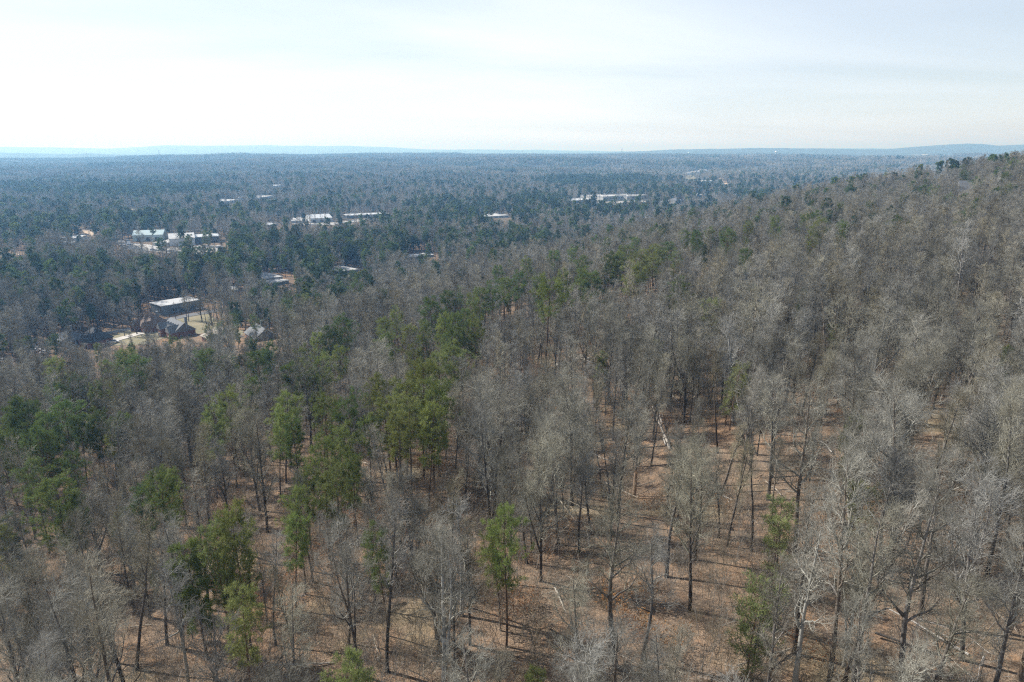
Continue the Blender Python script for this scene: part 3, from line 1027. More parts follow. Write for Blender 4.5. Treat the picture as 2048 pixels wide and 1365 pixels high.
def shed(name, label, cat, org, rz, w, d, wall_h, wall, roof, kind="flat", roof_h=0.5, over=0.4, group=None, doors=(), strip=None, bays=0, along="x", vents=0):
    """long low commercial building: wall, roof, roll-up doors, window bays, rooftop units"""
    t = tag(empty(name, tuple(org), rz), label, cat, group)
    wb = MB().box(0, 0, -2.5, w, d, wall_h)
    if kind == "gable":
        for e in (0, 1):
            if along == "x":
                x = e * (w - 0.3)
                wb.solid([(x, .02, wall_h), (x + .3, .02, wall_h), (x + .3, d - .02, wall_h), (x, d - .02, wall_h)],
                         [(x, d / 2 - .05, wall_h + roof_h - .25), (x + .3, d / 2 - .05, wall_h + roof_h - .25), (x + .3, d / 2 + .05, wall_h + roof_h - .25), (x, d / 2 + .05, wall_h + roof_h - .25)])
    wb.build("wall", M[wall], t)
    rb = MB(); roof_solid(rb, kind, -over, -over, w + over, d + over, wall_h + .02, roof_h, along)
    ro = rb.build("roof", M[roof], t)
    for i in range(vents):
        u = w * (i + 0.5) / vents
        MB().box(u - 1.0, d * .45 - 1, wall_h + roof_h + .02, u + 1.0, d * .45 + 1, wall_h + roof_h + 1.2).build("rooftop_unit", M["steel"], ro)
    for u, ww, hh in doors:
        window(t, "front", u, 0, ww, hh, w, d, "roller_door", "steel", "dark_wall")
    for i in range(bays):
        u = w * (i + 0.5) / bays
        window(t, "front", u, wall_h * 0.3, w / bays * 0.6, wall_h * 0.42, w, d)
    return t


def drape(name, label, poly_px, mat, lift=0.12, thick=0.35):
    """a sheet laid over the ground inside an outline given by photo pixels on the ground"""
    P = [hit(*p)[:2] for p in poly_px]
    c = np.mean(P, 0)
    import bmesh
    bm = bmesh.new()
    f = bm.faces.new([bm.verts.new((p[0], p[1], 0)) for p in P])
    bmesh.ops.triangulate(bm, faces=[f])
    ed = max(3.0, np.hypot(*c) / 90)
    for _ in range(6):
        long = [e for e in bm.edges if e.calc_length() > ed]
        if not long or len(bm.faces) > 6000: break
        bmesh.ops.subdivide_edges(bm, edges=long, cuts=1)
        bmesh.ops.triangulate(bm, faces=bm.faces[:])
    xs = np.array([v.co.x for v in bm.verts]); ys = np.array([v.co.y for v in bm.verts])
    zs = H(xs, ys) + lift
    for v, z in zip(bm.verts, zs): v.co.z = z
    bmesh.ops.recalc_face_normals(bm, faces=bm.faces[:])
    me = bpy.data.meshes.new(name); bm.to_mesh(me); bm.free()
    me.materials.append(M[mat])
    return tag(link(name, me), label, kind="structure")


def strip_px(name, label, line_px, width, mat, lift=0.2):
    """a road or drive along a line of photo pixels"""
    P = np.array([hit(*p)[:2] for p in line_px])
    # resample smoothly
    seg = np.r_[0, np.cumsum(np.linalg.norm(np.diff(P, axis=0), axis=1))]
    n = max(8, int(seg[-1] / 4))
    s = np.linspace(0, seg[-1], n)
    Q = np.stack([np.interp(s, seg, P[:, 0]), np.interp(s, seg, P[:, 1])], -1)
    for _ in range(6): Q[1:-1] = (Q[:-2] + Q[1:-1] * 2 + Q[2:]) / 4
    T = np.gradient(Q, axis=0); T /= np.linalg.norm(T, axis=1)[:, None]
    Nn = np.stack([-T[:, 1], T[:, 0]], -1)
    cols = np.linspace(-0.5, 0.5, 4) * width
    V = Q[:, None, :] + Nn[:, None, :] * cols[None, :, None]
    z = H(V[..., 0], V[..., 1]) + lift
    V = np.concatenate([V, z[..., None]], -1).reshape(-1, 3)
    idx = np.arange(n * 4).reshape(n, 4)
    q = np.stack([idx[:-1, 1:], idx[:-1, :-1], idx[1:, :-1], idx[1:, 1:]], -1).reshape(-1, 4)
    return tag(link(name, mesh_np(name, V, q, mats=[M[mat]])), label, kind="structure")


DIMS = {}


def dist_px(x, y):
    return float(np.linalg.norm(hit(x, y)[:2]))


# -- the houses below the slope

def two_side(a, b, c):
    """corner nearest the camera A, left corner B, right corner C -> frame with the front along B..A"""
    A, B, Cc = hit(*a), hit(*b), hit(*c)
    ex = (A - B)[:2]; w = float(np.linalg.norm(ex)); ex /= w
    ey = np.array([-ex[1], ex[0]])
    d = float(np.dot((Cc - A)[:2], ey))
    z = min(h1(*A[:2]), h1(*B[:2]))
    return np.array([B[0], B[1], z]), math.atan2(ex[1], ex[0]), w, d


o, rz, w, d = two_side((360, 680), (326, 671), (391, 673)); DIMS["brick"] = (w, d)
w, d = 17.0, 10.5
house("brick_house", "red brick house with three dormers on its grey roof and a grey chimney", "house", o, rz, w, d, 4.6, 4.2, "brick", "shingle_grey", "gable", "x", 0.5,
      chimney=(w - 3.5, d * 0.72, 6.2), front=[(6.4, 0.8, 1.1, 1.7), (10.2, 0.8, 1.1, 1.7)], right=[(d * 0.3, 0.9, 1.1, 1.7), (d * 0.68, 0.9, 1.1, 1.7), (d * .5, 4.6, 1.0, 1.4)], door=(8.3, 1.2, 2.3),
      gables=[(0.3, 4.2, 2.4, 3.0), (12.0, 4.6, 2.2, 3.2)], dormers=[5.6, 8.4, 11.2])
keep(318, 640, 398, 684, dist_px(360, 680) - 3)
o, rz, w, d = two_side((300, 666), (268, 662), (329, 656)); DIMS["brown"] = (w, d)
w, d = 15.0, 12.5
house("hip_roofed_house", "brick house with a steep brown hip roof beside the warehouse drive", "house", o, rz, w, d, 3.4, 6.0, "brick", "shingle_brown", "hip", "x", 0.6,
      chimney=(w * 0.62, d * 0.7, 6.6), front=[(3.0, 0.7, 1.2, 1.7), (11.5, 0.7, 1.2, 1.7)], right=[(d * .3, .7, 1.1, 1.6), (d * .7, .7, 1.1, 1.6)], door=(7.4, 1.2, 2.3), gables=[(0.4, 4.6, 2.0, 3.4), (9.8, 4.4, 2.0, 3.2)])
keep(262, 633, 334, 668, dist_px(300, 666) - 3)
o, rz, w, d = two_side((190, 697), (158, 693), (213, 692))
w, d = 11.5, 10.5
house("dark_roofed_house", "brick house with a tall dark hip roof and a pale end gable", "house", o, rz, w, d, 3.6, 5.6, "brick", "shingle_dark", "hip", "x", 0.5,
      right=[(d * .3, .8, 1.2, 1.7), (d * .7, .8, 1.2, 1.7)], front=[(2.4, .8, 1.2, 1.7)], door=(5.2, 1.1, 2.2), gables=[(6.8, 4.0, 2.2, 3.6)])
keep(154, 668, 216, 692, dist_px(190, 697) - 3, 1.0)
o, rz, w, d = two_side((128, 694), (104, 690), (142, 689))
house("grey_roofed_house", "low grey hip roofed house with pale chimney, half hidden left of the dark roof", "house", o, rz, 13, 11, 3.0, 4.6, "tan_roof", "shingle_grey", "hip", "x", 0.5, chimney=(6, 7, 6.0),
      front=[(3, .7, 1.2, 1.6), (9, .7, 1.2, 1.6)], right=[(5, .7, 1.2, 1.6)], door=(6.2, 1.1, 2.2))
keep(103, 672, 140, 686, dist_px(128, 694) - 3, 0.8)
o, rz, w, d = two_side((436, 688), (404, 683), (468, 681))
house("sprawling_house", "house with a weathered grey hip roof right of the dormered brick house", "house", o, rz, 18, 13, 3.0, 4.6, "brick", "tan_roof", "hip", "x", 0.6,
      front=[(3, .7, 1.3, 1.6), (8, .7, 1.3, 1.6), (14, .7, 1.3, 1.6)], right=[(4, .7, 1.2, 1.6)], door=(11, 1.1, 2.2), gables=[(11.5, 5, 2, 3.2)])
keep(402, 662, 470, 682, dist_px(436, 688) - 3, 0.75)
o, rz, w, d = two_side((520, 687), (492, 680), (540, 682))
house("gabled_brick_house", "brick house with a grey gable roof furthest right of the houses under the slope", "house", o, rz, 15, 10, 3.6, 4.0, "brick", "shingle_grey", "gable", "x", 0.5, chimney=(3.5, 7, 5.4),
      front=[(3, .8, 1.2, 1.6), (11, .8, 1.2, 1.6)], right=[(5, .9, 1.2, 1.6)], door=(7, 1.1, 2.2))
keep(488, 660, 542, 684, dist_px(520, 687) - 3, 0.85)

# -- warehouse with the bright roof
o, rz, w, d = two_side((325, 632), (295, 626), (402, 617)); DIMS["warehouse"] = (w, d)
A, B = hit(325, 632), hit(402, 617)
C_ = hit(295, 626)
ex = (B - A)[:2]; w = float(np.linalg.norm(ex)); rz = math.atan2(ex[1], ex[0])
d = max(14.0, min(24.0, abs(float(np.dot((C_ - A)[:2], [-ex[1] / w, ex[0] / w])))))
DIMS["warehouse2"] = (w, d)
shed("warehouse", "dark walled warehouse with a bright white flat roof beyond the houses", "warehouse", (A[0], A[1], min(A[2], h1(*B[:2]))), rz, w, d, 5.6, "grey_wall", "white_roof", "flat", 0.35, 0.3,
     doors=[(w * .30, 3.6, 3.6), (w * .52, 3.6, 3.6), (w * .74, 3.6, 3.6)], vents=0)
keep(292, 596, 406, 634, dist_px(325, 632) - 4, 0.93)

# -- roads, drives and yards around them
strip_px("access_road", "grey asphalt road in front of the warehouse", [(318, 646), (345, 637), (380, 631), (425, 624), (470, 616)], 7.5, "asphalt")
strip_px("driveway", "pale concrete drive leading up to the hip roofed house", [(214, 686), (240, 679), (262, 672), (288, 666)], 7.0, "concrete", 0.28)
strip_px("village_road", "grey road curving behind the dark roofed house", [(40, 700), (110, 688), (155, 677), (205, 668), (262, 658)], 6.0, "asphalt", 0.16)
drape("lawn", "tan winter lawn around the brick houses", [(206, 676), (258, 660), (330, 640), (420, 628), (440, 648), (425, 664), (400, 668), (330, 676), (290, 690), (225, 692)], "lawn", 0.08)
drape("back_lawn", "pale grass strip behind the sprawling house", [(440, 662), (486, 660), (486, 670), (440, 672)], "lawn", 0.08)
keep(205, 662, 300, 690, dist_px(250, 680), 0.72)
keep(300, 622, 425, 646, dist_px(360, 634) - 2, 0.68)
keep(392, 636, 425, 664, dist_px(405, 650), 0.55)

# -- commercial cluster far left
o, rz, w, d = frame((266, 483.5), (327, 481.5), depth=26)
shed("metal_shop", "long pale green metal shop building with a low gable roof in the far clearing", "building", o, rz, w, d, 6.5, "green_wall", "green_roof", "gable", 4.0, 0.4, doors=[(w * .2, 4, 4), (w * .5, 4, 4), (w * .8, 4, 4)])
keep(262, 467, 330, 486, dist_px(296, 483) - 6, 0.95)
o, rz, w, d = frame((340, 493), (391, 490), depth=40)
shed("white_workshop", "white metal workshop with one dark doorway right of the green shop", "building", o, rz, w, d, 7.5, "pale_wall", "white_roof", "gable", 3.2, 0.4, doors=[(w * .66, 7, 4.5)])
keep(304, 477, 394, 497, dist_px(365, 492) - 6, 0.95)
o, rz, w, d = frame((306, 492.5), (339, 493), depth=30)
shed("lean_to_shed", "low white roofed annexe against the left end of the workshop", "shed", o, rz, w - 1, d, 3.0, "pale_wall", "white_roof", "flat", 0.3, 0.3, doors=[(w * .5, 5, 2.4)])
o, rz, w, d = frame((392, 487), (440, 484.5), depth=24)
shed("open_storage_shed", "long dark open storage shed with a thin pale roof edge", "shed", o, rz, w, d, 6.0, "dark_wall", "metal_roof", "flat", 0.7, 0.8, bays=6)
keep(392, 475, 445, 498, dist_px(420, 488) - 6, 0.9)
drape("storage_yard", "pale gravel storage yard with white stock in front of the workshop", [(250, 486), (300, 490), (330, 497), (440, 491), (452, 500), (400, 512), (330, 506), (268, 500), (240, 489)], "gravel", 0.3)
strip_px("yard_road", "grey road crossing the far clearing", [(232, 482), (252, 490), (275, 502), (290, 509)], 12, "asphalt", 0.6)
keep(232, 484, 452, 508, dist_px(330, 502), 0.86)
drape("dirt_clearing", "bare tan dirt bank left of the green shop", [(160, 456), (176, 459), (190, 470), (184, 473), (168, 466)], "dirt", 0.4)
keep(158, 455, 192, 473, dist_px(178, 468), 0.9)
drape("dirt_road", "tan dirt road at the far left edge", [(0, 501), (20, 504), (42, 511), (38, 515), (10, 511), (-20, 510)], "dirt", 0.4)
keep(-20, 501, 44, 514, dist_px(15, 510), 0.8)
for k, (x0, x1, yb, hp, dp, lb) in enumerate([(116, 160, 483, 4.5, 26, "pale roofed low building half hidden by pines, furthest left in the valley"), (120, 148, 491, 3.0, 14, "low white shed below the half hidden building at far left")]):
    o, rz, w, d = frame((x0, yb), (x1, yb - 1), depth=dp)
    shed("low_building", lb, "building", o, rz, w, d, hp / F * dist_px(x0, yb), "pale_wall", "white_roof", "flat", .5, .3, bays=5)
    keep(x0, yb - hp - 3, x1, yb, dist_px(x0, yb) - 6, 0.55)
for i in range(16):                                             # stacked stock in the yard
    px, py = 300 + i * 9.3 + random.uniform(-2, 2), 497 + random.uniform(-1, 10) - (3 if i > 11 else 0)
    p = hit(px, py)
    t = tag(empty("stock_pile", (p[0], p[1], p[2] + 0.3), random.uniform(-.3, .3)), "white wrapped stock pile, %s from left in the storage yard" % ORD[i], "stock pile", "stock piles in the storage yard")
    mb = MB(); ww = random.uniform(3, 9)
    mb.box(0, 0, 0, ww, 2.4, 0.25)
    mb.build("pallet", M["tan_roof"], t)
    mb2 = MB()
    for q in range(int(ww / 1.6)): mb2.box(q * 1.6 + .05, .1, .26, q * 1.6 + 1.5, 2.3, random.uniform(1.2, 2.6))
    mb2.build("load", M["white_roof"], t)

drape("meadow", "thin pale meadow strip in the far woods at left", [(258, 421.5), (322, 419), (318, 416.5), (262, 418.5)], "lawn", 0.5)
keep(258, 415, 322, 421, dist_px(290, 420), 0.75)
# -- further buildings across the valley
def far(name, label, cat, x0, y0, x1, y1, hp, depth, wall, roof, kind="flat", rh=0.6, share=0.9, bays=0, doors=0, top=None, group=None):
    o, rz, w, d = frame((x0, y0), (x1, y1), depth=depth)
    D = dist_px((x0 + x1) / 2, (y0 + y1) / 2)
    hh = hp / F * D
    shed(name, label, cat, o, rz, w, d, hh, wall, roof, kind, rh, 0.3, group, doors=[(w * (i + .5) / doors, min(5, w / doors * .6), hh * .6) for i in range(doors)], bays=bays)
    keep(min(x0, x1) - 2, min(y0, y1) - hp - (top or 3), max(x0, x1) + 2, max(y0, y1), D - 6, share)


far("metal_hall", "white metal hall with a low gable in the middle of the valley", "building", 622, 446, 665, 443.5, 8, 34, "pale_wall", "metal_roof", "gable", 4, doors=3)
far("flat_depot", "flat white roofed depot left of the metal hall", "building", 583, 446.5, 612, 446, 3.5, 55, "pale_wall", "white_roof", bays=4)
far("small_depot", "small pale roofed shed furthest left of the metal hall", "shed", 540, 454, 556, 450, 3.0, 16, "pale_wall", "metal_roof")
far("long_shed", "very long dark open shed with a thin pale roof edge right of the metal hall", "shed", 695, 437, 778, 434, 5.5, 26, "dark_wall", "metal_roof", bays=10)
drape("loading_yard", "pale gravel yard around the metal hall", [(580, 448), (665, 446), (730, 438), (745, 441), (668, 451), (620, 451)], "gravel", 0.4)
keep(612, 441, 745, 450, dist_px(670, 448), 0.75)
far("pale_depot", "pale long roofed building showing above dark pines in mid valley", "building", 966, 438, 1018, 435, 3.5, 40, "pale_wall", "white_roof", bays=5)
far("pale_works", "pale roofed works in a gap of the woods at far left", "building", 446, 408, 480, 403.5, 3.5, 60, "pale_wall", "white_roof", bays=5)
far("white_works", "small white building right of the pale roofed works", "building", 519, 400, 546, 396.5, 4.0, 50, "white_wall", "white_roof", bays=4)
far("distant_hall", "small pale hall beside yellow plant, high in the woods at left", "building", 550, 376, 566, 373, 3.0, 50, "pale_wall", "metal_roof")
far("white_factory", "long white factory with a bright roof in the far clearing at right", "factory", 1206, 402, 1252, 399, 7.5, 60, "white_wall", "white_roof", bays=8)
far("white_factory_annexe", "white taller annexe adjoining the long factory on its right", "factory", 1254, 400, 1294, 397, 6.0, 62, "white_wall", "white_roof", bays=5)
far("grey_depot", "grey dark walled depot with pale roof left of the white factory", "building", 1146, 406.5, 1190, 402.5, 4.0, 40, "dark_wall", "metal_roof", bays=5)
drape("hay_field", "small tan field beside the grey depot", [(1160, 402), (1198, 400), (1200, 393), (1162, 393)], "lawn", 0.5)
keep(1160, 389, 1202, 402, dist_px(1180, 402), 0.9)
drape("factory_yard", "pale yard in front of the white factory", [(1196, 405), (1290, 402), (1292, 405), (1200, 409)], "gravel", 0.5)
keep(1200, 390, 1292, 407, dist_px(1240, 407), 0.72)
far("white_house", "white house with a steep gable above the shoulder of the slope", "house", 1350, 409, 1362, 408, 7, 12, "white_wall", "white_roof", "gable", 4, bays=2)
far("roadside_house", "low white house left of the steep gabled one", "house", 1326, 407.5, 1342, 406, 2.5, 12, "white_wall", "metal_roof", "gable", 2, bays=3, share=.7)
# white roofs below the pines
far("school_hall", "bright white flat roofed hall showing between pines above the slope", "building", 531, 566, 566, 561, 6, 26, "pale_wall", "white_roof", bays=4, top=8, share=.98)
far("school_wing", "long low white roofed wing in front of the bright hall", "building", 538, 574, 578, 566, 4, 12, "grey_wall", "white_roof", bays=6, share=.98)
far("church_hall", "white roofed hall in the pines right of the bright hall", "building", 679, 549, 716, 544, 4, 26, "grey_wall", "white_roof", bays=4, top=5, share=.98)
far("clinic", "long low white roofed building in the pines, furthest right above the slope", "building", 822, 518, 868, 513.5, 3.0, 14, "pale_wall", "white_roof", bays=6, share=.98)
far("bungalow", "pale roofed bungalow seen through pine trunks left of the bright hall", "house", 440, 590, 478, 583, 4, 12, "pale_wall", "white_roof", "gable", 2, bays=4, share=.75)
# row of white town houses
for i in range(8):
    x = 1369 + i * 5.9
    far("town_house", "white town house in the distant terrace, %s from the left" % ["first", "second", "third", "fourth", "fifth", "sixth", "seventh", "last"][i], "house", x, 351.5 - i * 0.95, x + 5.0, 351 - i * 0.95, 3.2, 22, "white_wall", "white_roof", "gable", 4, 0.95, group="distant white terrace")
drape("road_cut", "bare pale cutting climbing the far slope", [(1436, 352), (1444, 352), (1453, 362), (1456, 372), (1448, 368), (1438, 358)], "dirt", 0.6)
keep(1436, 350, 1457, 371, dist_px(1446, 368), 0.95)
drape("terrace_bank", "tan grass bank below the white terrace", [(1369, 353), (1396, 350), (1392, 359), (1372, 360)], "lawn", 0.6)
keep(1368, 350, 1396, 359, dist_px(1380, 358), 0.9)
far("grey_store", "long grey roofed store beside the pale cutting", "building", 1404, 366, 1438, 363, 2.6, 60, "pale_wall", "metal_roof", bays=6)
far("low_store", "low pale building below the grey roofed store", "building", 1392, 395, 1416, 391, 3, 30, "pale_wall", "metal_roof", bays=4, share=.8)
far("distant_office", "tiny white building by the far pale water tower", "building", 1544, 324, 1562, 323.4, 2.2, 60, "white_wall", "white_roof")
for i, (x0, x1, yb, lb) in enumerate([(1836, 1842, 313, "tiny white block first from the left below the blue peak"), (1855, 1860, 312, "tiny white block second from the left below the blue peak"), (1889, 1908, 313.5, "long white shed among tiny blocks below the blue peak")]):
    far("distant_block", lb, "building", x0, yb, x1, yb - .2, 2.2, 60, "white_wall", "white_roof")


# -- ridge houses whose roofs show through the bare trees
def ridge_house(px, py, w, d, rh, label, rz):
    p = hit(px, py, 9.0)
    o = np.array([p[0], p[1], p[2]])
    house("ridge_house", label, "house", o, rz, w, d, 6.5, rh, "tan_roof", "shingle_grey", "gable", "x", 0.6, front=[(3, .9, 1.2, 1.7), (w - 3, .9, 1.2, 1.7), (3, 4, 1.2, 1.6), (w - 3, 4, 1.2, 1.6)], right=[(d / 2, 4, 1.2, 1.6)], door=(w / 2, 1.2, 2.2), chimney=(w * .7, d * .6, rh + 1))
    return p


p = ridge_house(1866, 356, 17, 11, 6.5, "grey roofed house half hidden by trees on the ridge top", R(25))
keep(1868, 345, 1897, 360, np.hypot(*p[:2]) - 2, 0.7)
p = ridge_house(1922, 376, 16, 11, 7.0, "nearer grey roofed house with a steep gable below the ridge top", R(-20))
keep(1918, 362, 1946, 378, np.hypot(*p[:2]) - 2, 0.7)


# -- water towers, masts
def water_tower(px, ytop, ybase, D, mat, label):
    x = (px - 1024) / F * CP * D
    zt = CAM_Z + (300.5 - ytop) / (F / CP / CP) * D
    zb = h1(x, D) - 2
    t = tag(empty("water_tower", (x, D, zb)), label, "water tower")
    hgt = zt - zb
    rr = hgt * 0.17
    MB().tube([(0, 0, 0), (0, 0, hgt * .08), (0, 0, hgt * .7), (0, 0, hgt * .8)], [rr * .55, rr * .26, rr * .26, rr * .55], 12).build("stem", M[mat], t)
    th = np.linspace(0, math.pi, 9)
    MB().tube([(0, 0, hgt * .86 - math.cos(a) * rr * .82) for a in th], [max(.05, rr * math.sin(a)) for a in th], 16).build("tank", M[mat], t, True)


water_tower(1378, 304.8, 314, 5100, "tower", "pale blue water tower standing on the distant wooded rise")
water_tower(1552.5, 302.8, 318, 5200, "tower_white", "white water tower on the far plain towards the blue peak")


def mast(px, ytop, D, label):
    x = (px - 1024) / F * CP * D
    zt = CAM_Z + (300.5 - ytop) / (F / CP / CP) * D
    zb = h1(x, D)
    h = max(zt - zb, 40)
    t = tag(empty("lattice_mast", (x, D, zb)), label, "mast")
    b = h * .07
    for sx, sy in ((-1, -1), (1, -1), (1, 1), (-1, 1)):
        MB().tube([(sx * b, sy * b, 0), (sx * b * .15, sy * b * .15, h)], [.5, .3], 4).build("leg", M["steel"], t)
    mb = MB()
    for i in range(8):
        f0, f1 = 1 - i / 8 * .85, 1 - (i + 1) / 8 * .85
        mb.tube([(-b * f0, -b * f0, h * i / 8), (b * f1, -b * f1, h * (i + 1) / 8)], [.25, .25], 3)
        mb.tube([(b * f0, b * f0, h * i / 8), (-b * f1, b * f1, h * (i + 1) / 8)], [.25, .25], 3)
    mb.build("bracing", M["steel"], t)
    MB().box(-b * .9, -.4, h * .8, b * .9, .4, h * .8 + .8).box(-b * .7, -.4, h * .92, b * .7, .4, h * .92 + .8).build("crossarm", M["steel"], t)


mast(317, 301.5, 5000, "tall lattice mast on the skyline of the far left woods")
mast(1244, 296, 5300, "thin lattice mast against the pale sky right of centre")


# -- vehicles
def car(px, py, rz, label, mat, s=1.0, name="car", cat="car", lift=0.3):
    p = hit(px, py)
    t = tag(empty(name, (p[0], p[1], p[2] + lift), rz, s), label, cat)
    prof_ = [(-2.2, .35), (-2.25, .8), (-1.9, .95), (-1.2, 1.0), (1.3, .95), (2.15, .8), (2.2, .35)]
    MB().solid([(x, -.85, z) for x, z in prof_], [(x, .85, z) for x, z in prof_]).build("body", M[mat], t)
    cab = [(-1.75, .96), (-1.3, 1.45), (.3, 1.45), (1.05, .96)]
    MB().solid([(x, -.76, z) for x, z in cab], [(x, .76, z) for x, z in cab]).build("cabin", M["glass"], t)
    MB().box(-1.25, -.72, 1.452, .25, .72, 1.5).build("roof", M[mat], t)
    for sx in (-1.4, 1.4):
        for sy in (-.86, .68):
            MB().tube([(sx, sy, .33), (sx, sy + .18, .33)], [.33, .33], 10).build("wheel", M["tyre"], t)


car(229, 686.5, R(15), "white car parked on the pale drive by the dark roofed house", "car_white")
car(72, 704, R(40), "white car at the left of the two parked under bare trees", "car_white")
car(91, 708, R(40), "white car at the right of the two parked under bare trees", "car_white")
car(9, 724, R(20), "white car at the left edge of the view under bare trees", "car_white")
car(401, 619.5, R(30), "white car parked at the right end of the warehouse", "car_white")
for b in ((222, 682, 236, 689), (66, 699, 97, 711), (2, 719, 16, 727), (396, 614, 407, 621)):
    keep(*b, dist_px((b[0] + b[2]) / 2, b[3]) - 2, 0.9)


def van(px, py, rz, label):
    p = hit(px, py)
    t = tag(empty("delivery_truck", (p[0], p[1], p[2] + .8), rz, 1.4), label, "truck")
    MB().box(-3.2, -1.2, .7, 1.2, 1.2, 3.3).build("cargo_box", M["car_dark"], t)
    MB().solid([(1.25, -1.1, .6), (3.1, -1.1, .6), (3.1, 1.1, .6), (1.25, 1.1, .6)], [(1.25, -1.05, 2.6), (2.4, -1.05, 2.6), (2.4, 1.05, 2.6), (1.25, 1.05, 2.6)]).build("cab", M["car_white"], t)
    for sx in (-2.2, 2.2):
        for sy in (-1.25, .95):
            MB().tube([(sx, sy, .45), (sx, sy + .3, .45)], [.45, .45], 10).build("wheel", M["tyre"], t)


van(257, 491, R(-50), "small dark truck with a white cab on the road of the far clearing")
keep(250, 484, 264, 492, dist_px(257, 491) - 2, 1.0)

# -- utility poles by the warehouse road
for i, (px, py) in enumerate([(433, 632), (352, 641), (476, 618)]):
    p = hit(px, py)
    t = tag(empty("utility_pole", tuple(p)), "wooden utility pole by the warehouse road, %s from the left" % ["second", "first", "third"][i], "utility pole", "utility poles by the warehouse road")
    MB().tube([(0, 0, -.5), (0, 0, 11)], [.16, .1], 7).build("post", M["pine_bark"], t)
    MB().box(-1.1, -.06, 10.0, 1.1, .06, 10.15).build("crossarm", M["pine_bark"], t)

print("DIMS", DIMS)

# ------------------------------------------------------------------ which trees may stand where
def blocked(x, y, hgt, cr, rng, boxes=None):
    """True for trees that stand in a yard or would hide a building the photograph shows"""
    z = H(x, y)
    bx, by, dep = project(np.stack([x, y, z], -1))
    tx, ty, _ = project(np.stack([x, y, z + hgt], -1))
    half = cr * F / np.maximum(dep, 1) * 0.8
    rd = np.hypot(x, y)
    out = np.zeros(len(x), bool)
    lot = rng.random(len(x))
    for x0, y0, x1, y1, D, sh in (BOXES if boxes is None else boxes):
        m = (tx + half > x0) & (tx - half < x1) & (ty < y1) & (by > y0) & (lot < sh)
        out |= m & (rd < D + 40) & ((rd < D) | (by < y1 + 1)) if boxes is None else m & (rd < D)
    return out


def in_view(x, y, hgt, cr, mx=120, my=60):
    z = H(x, y)
    tx, ty, dep = project(np.stack([x, y, z + hgt], -1))
    bx, by, _ = project(np.stack([x, y, z], -1))
    half = cr * F / np.maximum(dep, 1)
    return (dep > 20) & (tx + half > -mx) & (tx - half < 2048 + mx) & (ty < 1365 + my) & (by > 200)


# stands of pine: photo position of the stand, its radius across and along the view (metres), share of pines
STANDS = []
for px, py, ra, rb, sh in [(60, 900, 34, 26, .9), (560, 660, 40, 60, .5), (620, 570, 60, 70, .75), (520, 540, 70, 70, .75), (720, 530, 70, 80, .75), (960, 520, 90, 70, .7), (850, 520, 60, 60, .8),
                           (1150, 440, 110, 120, .6), (1100, 420, 90, 130, .8), (1350, 400, 70, 120, .6), (300, 395, 150, 250, .97), (1200, 372, 190, 260, .8), (130, 470, 120, 110, .9), (60, 590, 60, 50, .5),
                           (420, 570, 50, 50, .6), (650, 620, 34, 40, .7), (250, 500, 60, 60, .55), (900, 450, 110, 120, .5), (980, 455, 70, 70, .85), (760, 470, 90, 90, .55), (180, 600, 40, 40, .5), (450, 505, 70, 50, .8), (1420, 395, 90, 120, .5), (1590, 360, 90, 150, .5)]:
    p = hit(px, py)
    dd = unit(p[:2])
    STANDS.append((p[0], p[1], dd[0], dd[1], ra, rb, sh * 0.68))


def pine_share(x, y):
    r = np.hypot(x, y)
    u = -CA * x + SA * y
    v = SA * x + CA * y
    n = 0.5 * fbm(x / 130 + 5.5, y / 130 + 1.1, 3) + 0.5 * fbm(x / 420 + 2.5, y / 300 + 8.1, 3)
    far_ = sstep(330, 420, u + 0.0 * v)
    s = 0.03 + 0.04 * sstep(200, 500, v) + far_ * (0.04 + 0.32 * sstep(0.54, 0.66, n))
    for sx, sy, dx_, dy_, ra, rb, sh in STANDS:
        a = (x - sx) * dx_ + (y - sy) * dy_
        b = -(x - sx) * dy_ + (y - sy) * dx_
        q = (a / rb) ** 2 + (b / ra) ** 2
        s = np.maximum(s, sh * (1 - sstep(0.6, 1.3, q)))
    return s


OPEN = []
for px, py, rm, sh in [(1330, 950, 17, .55), (1200, 1010, 14, .6), (1500, 900, 15, .55), (1150, 720, 14, .6), (1760, 930, 10, .45), (490, 985, 13, .55), (1300, 1150, 12, .35), (1960, 650, 16, .5), (1060, 1230, 9, .5), (1250, 650, 16, .45), (1700, 1280, 8, .4)]:
    p = hit(px, py); OPEN.append((p[0], p[1], rm, sh))


def openness(x, y):
    s = np.zeros_like(x)
    for ox, oy, rm, sh in OPEN:
        s = np.maximum(s, sh * (1 - sstep(0.5, 1.25, np.hypot(x - ox, y - oy) / rm)))
    return s


def grid_pts(r0, r1, step, half=41.5, seed=1):
    rng = np.random.default_rng(seed)
    xs = np.arange(-r1 * 0.95, r1 * 0.95, step)
    ys = np.arange(0, r1, step)
    X, Y = np.meshgrid(xs, ys)
    X = X.ravel() + rng.uniform(-.48, .48, X.size) * step
    Y = Y.ravel() + rng.uniform(-.48, .48, Y.size) * step
    r = np.hypot(X, Y)
    m = (r >= r0) & (r < r1) & (np.abs(np.degrees(np.arctan2(X, np.maximum(Y, .01)))) < half)
    return X[m], Y[m], rng


PLACED = []      # x, y, clear radius of trees set one by one


# ------------------------------------------------------------------ trees set one by one
def put_pine(p, k, scale, rz, fol, label=None, group=None, sx=1.0):
    q = PINES[k]
    t = tag(empty("pine_tree", (p[0], p[1], p[2]), rz, (scale * sx, scale * sx, scale)), label, "pine tree", group)
    tr = link("trunk", q["trunk"], t)
    c = link("crown", q["fol"][fol], t)
    link("branch_work", q["branches"], c)["kind"] = "stuff"
    return t


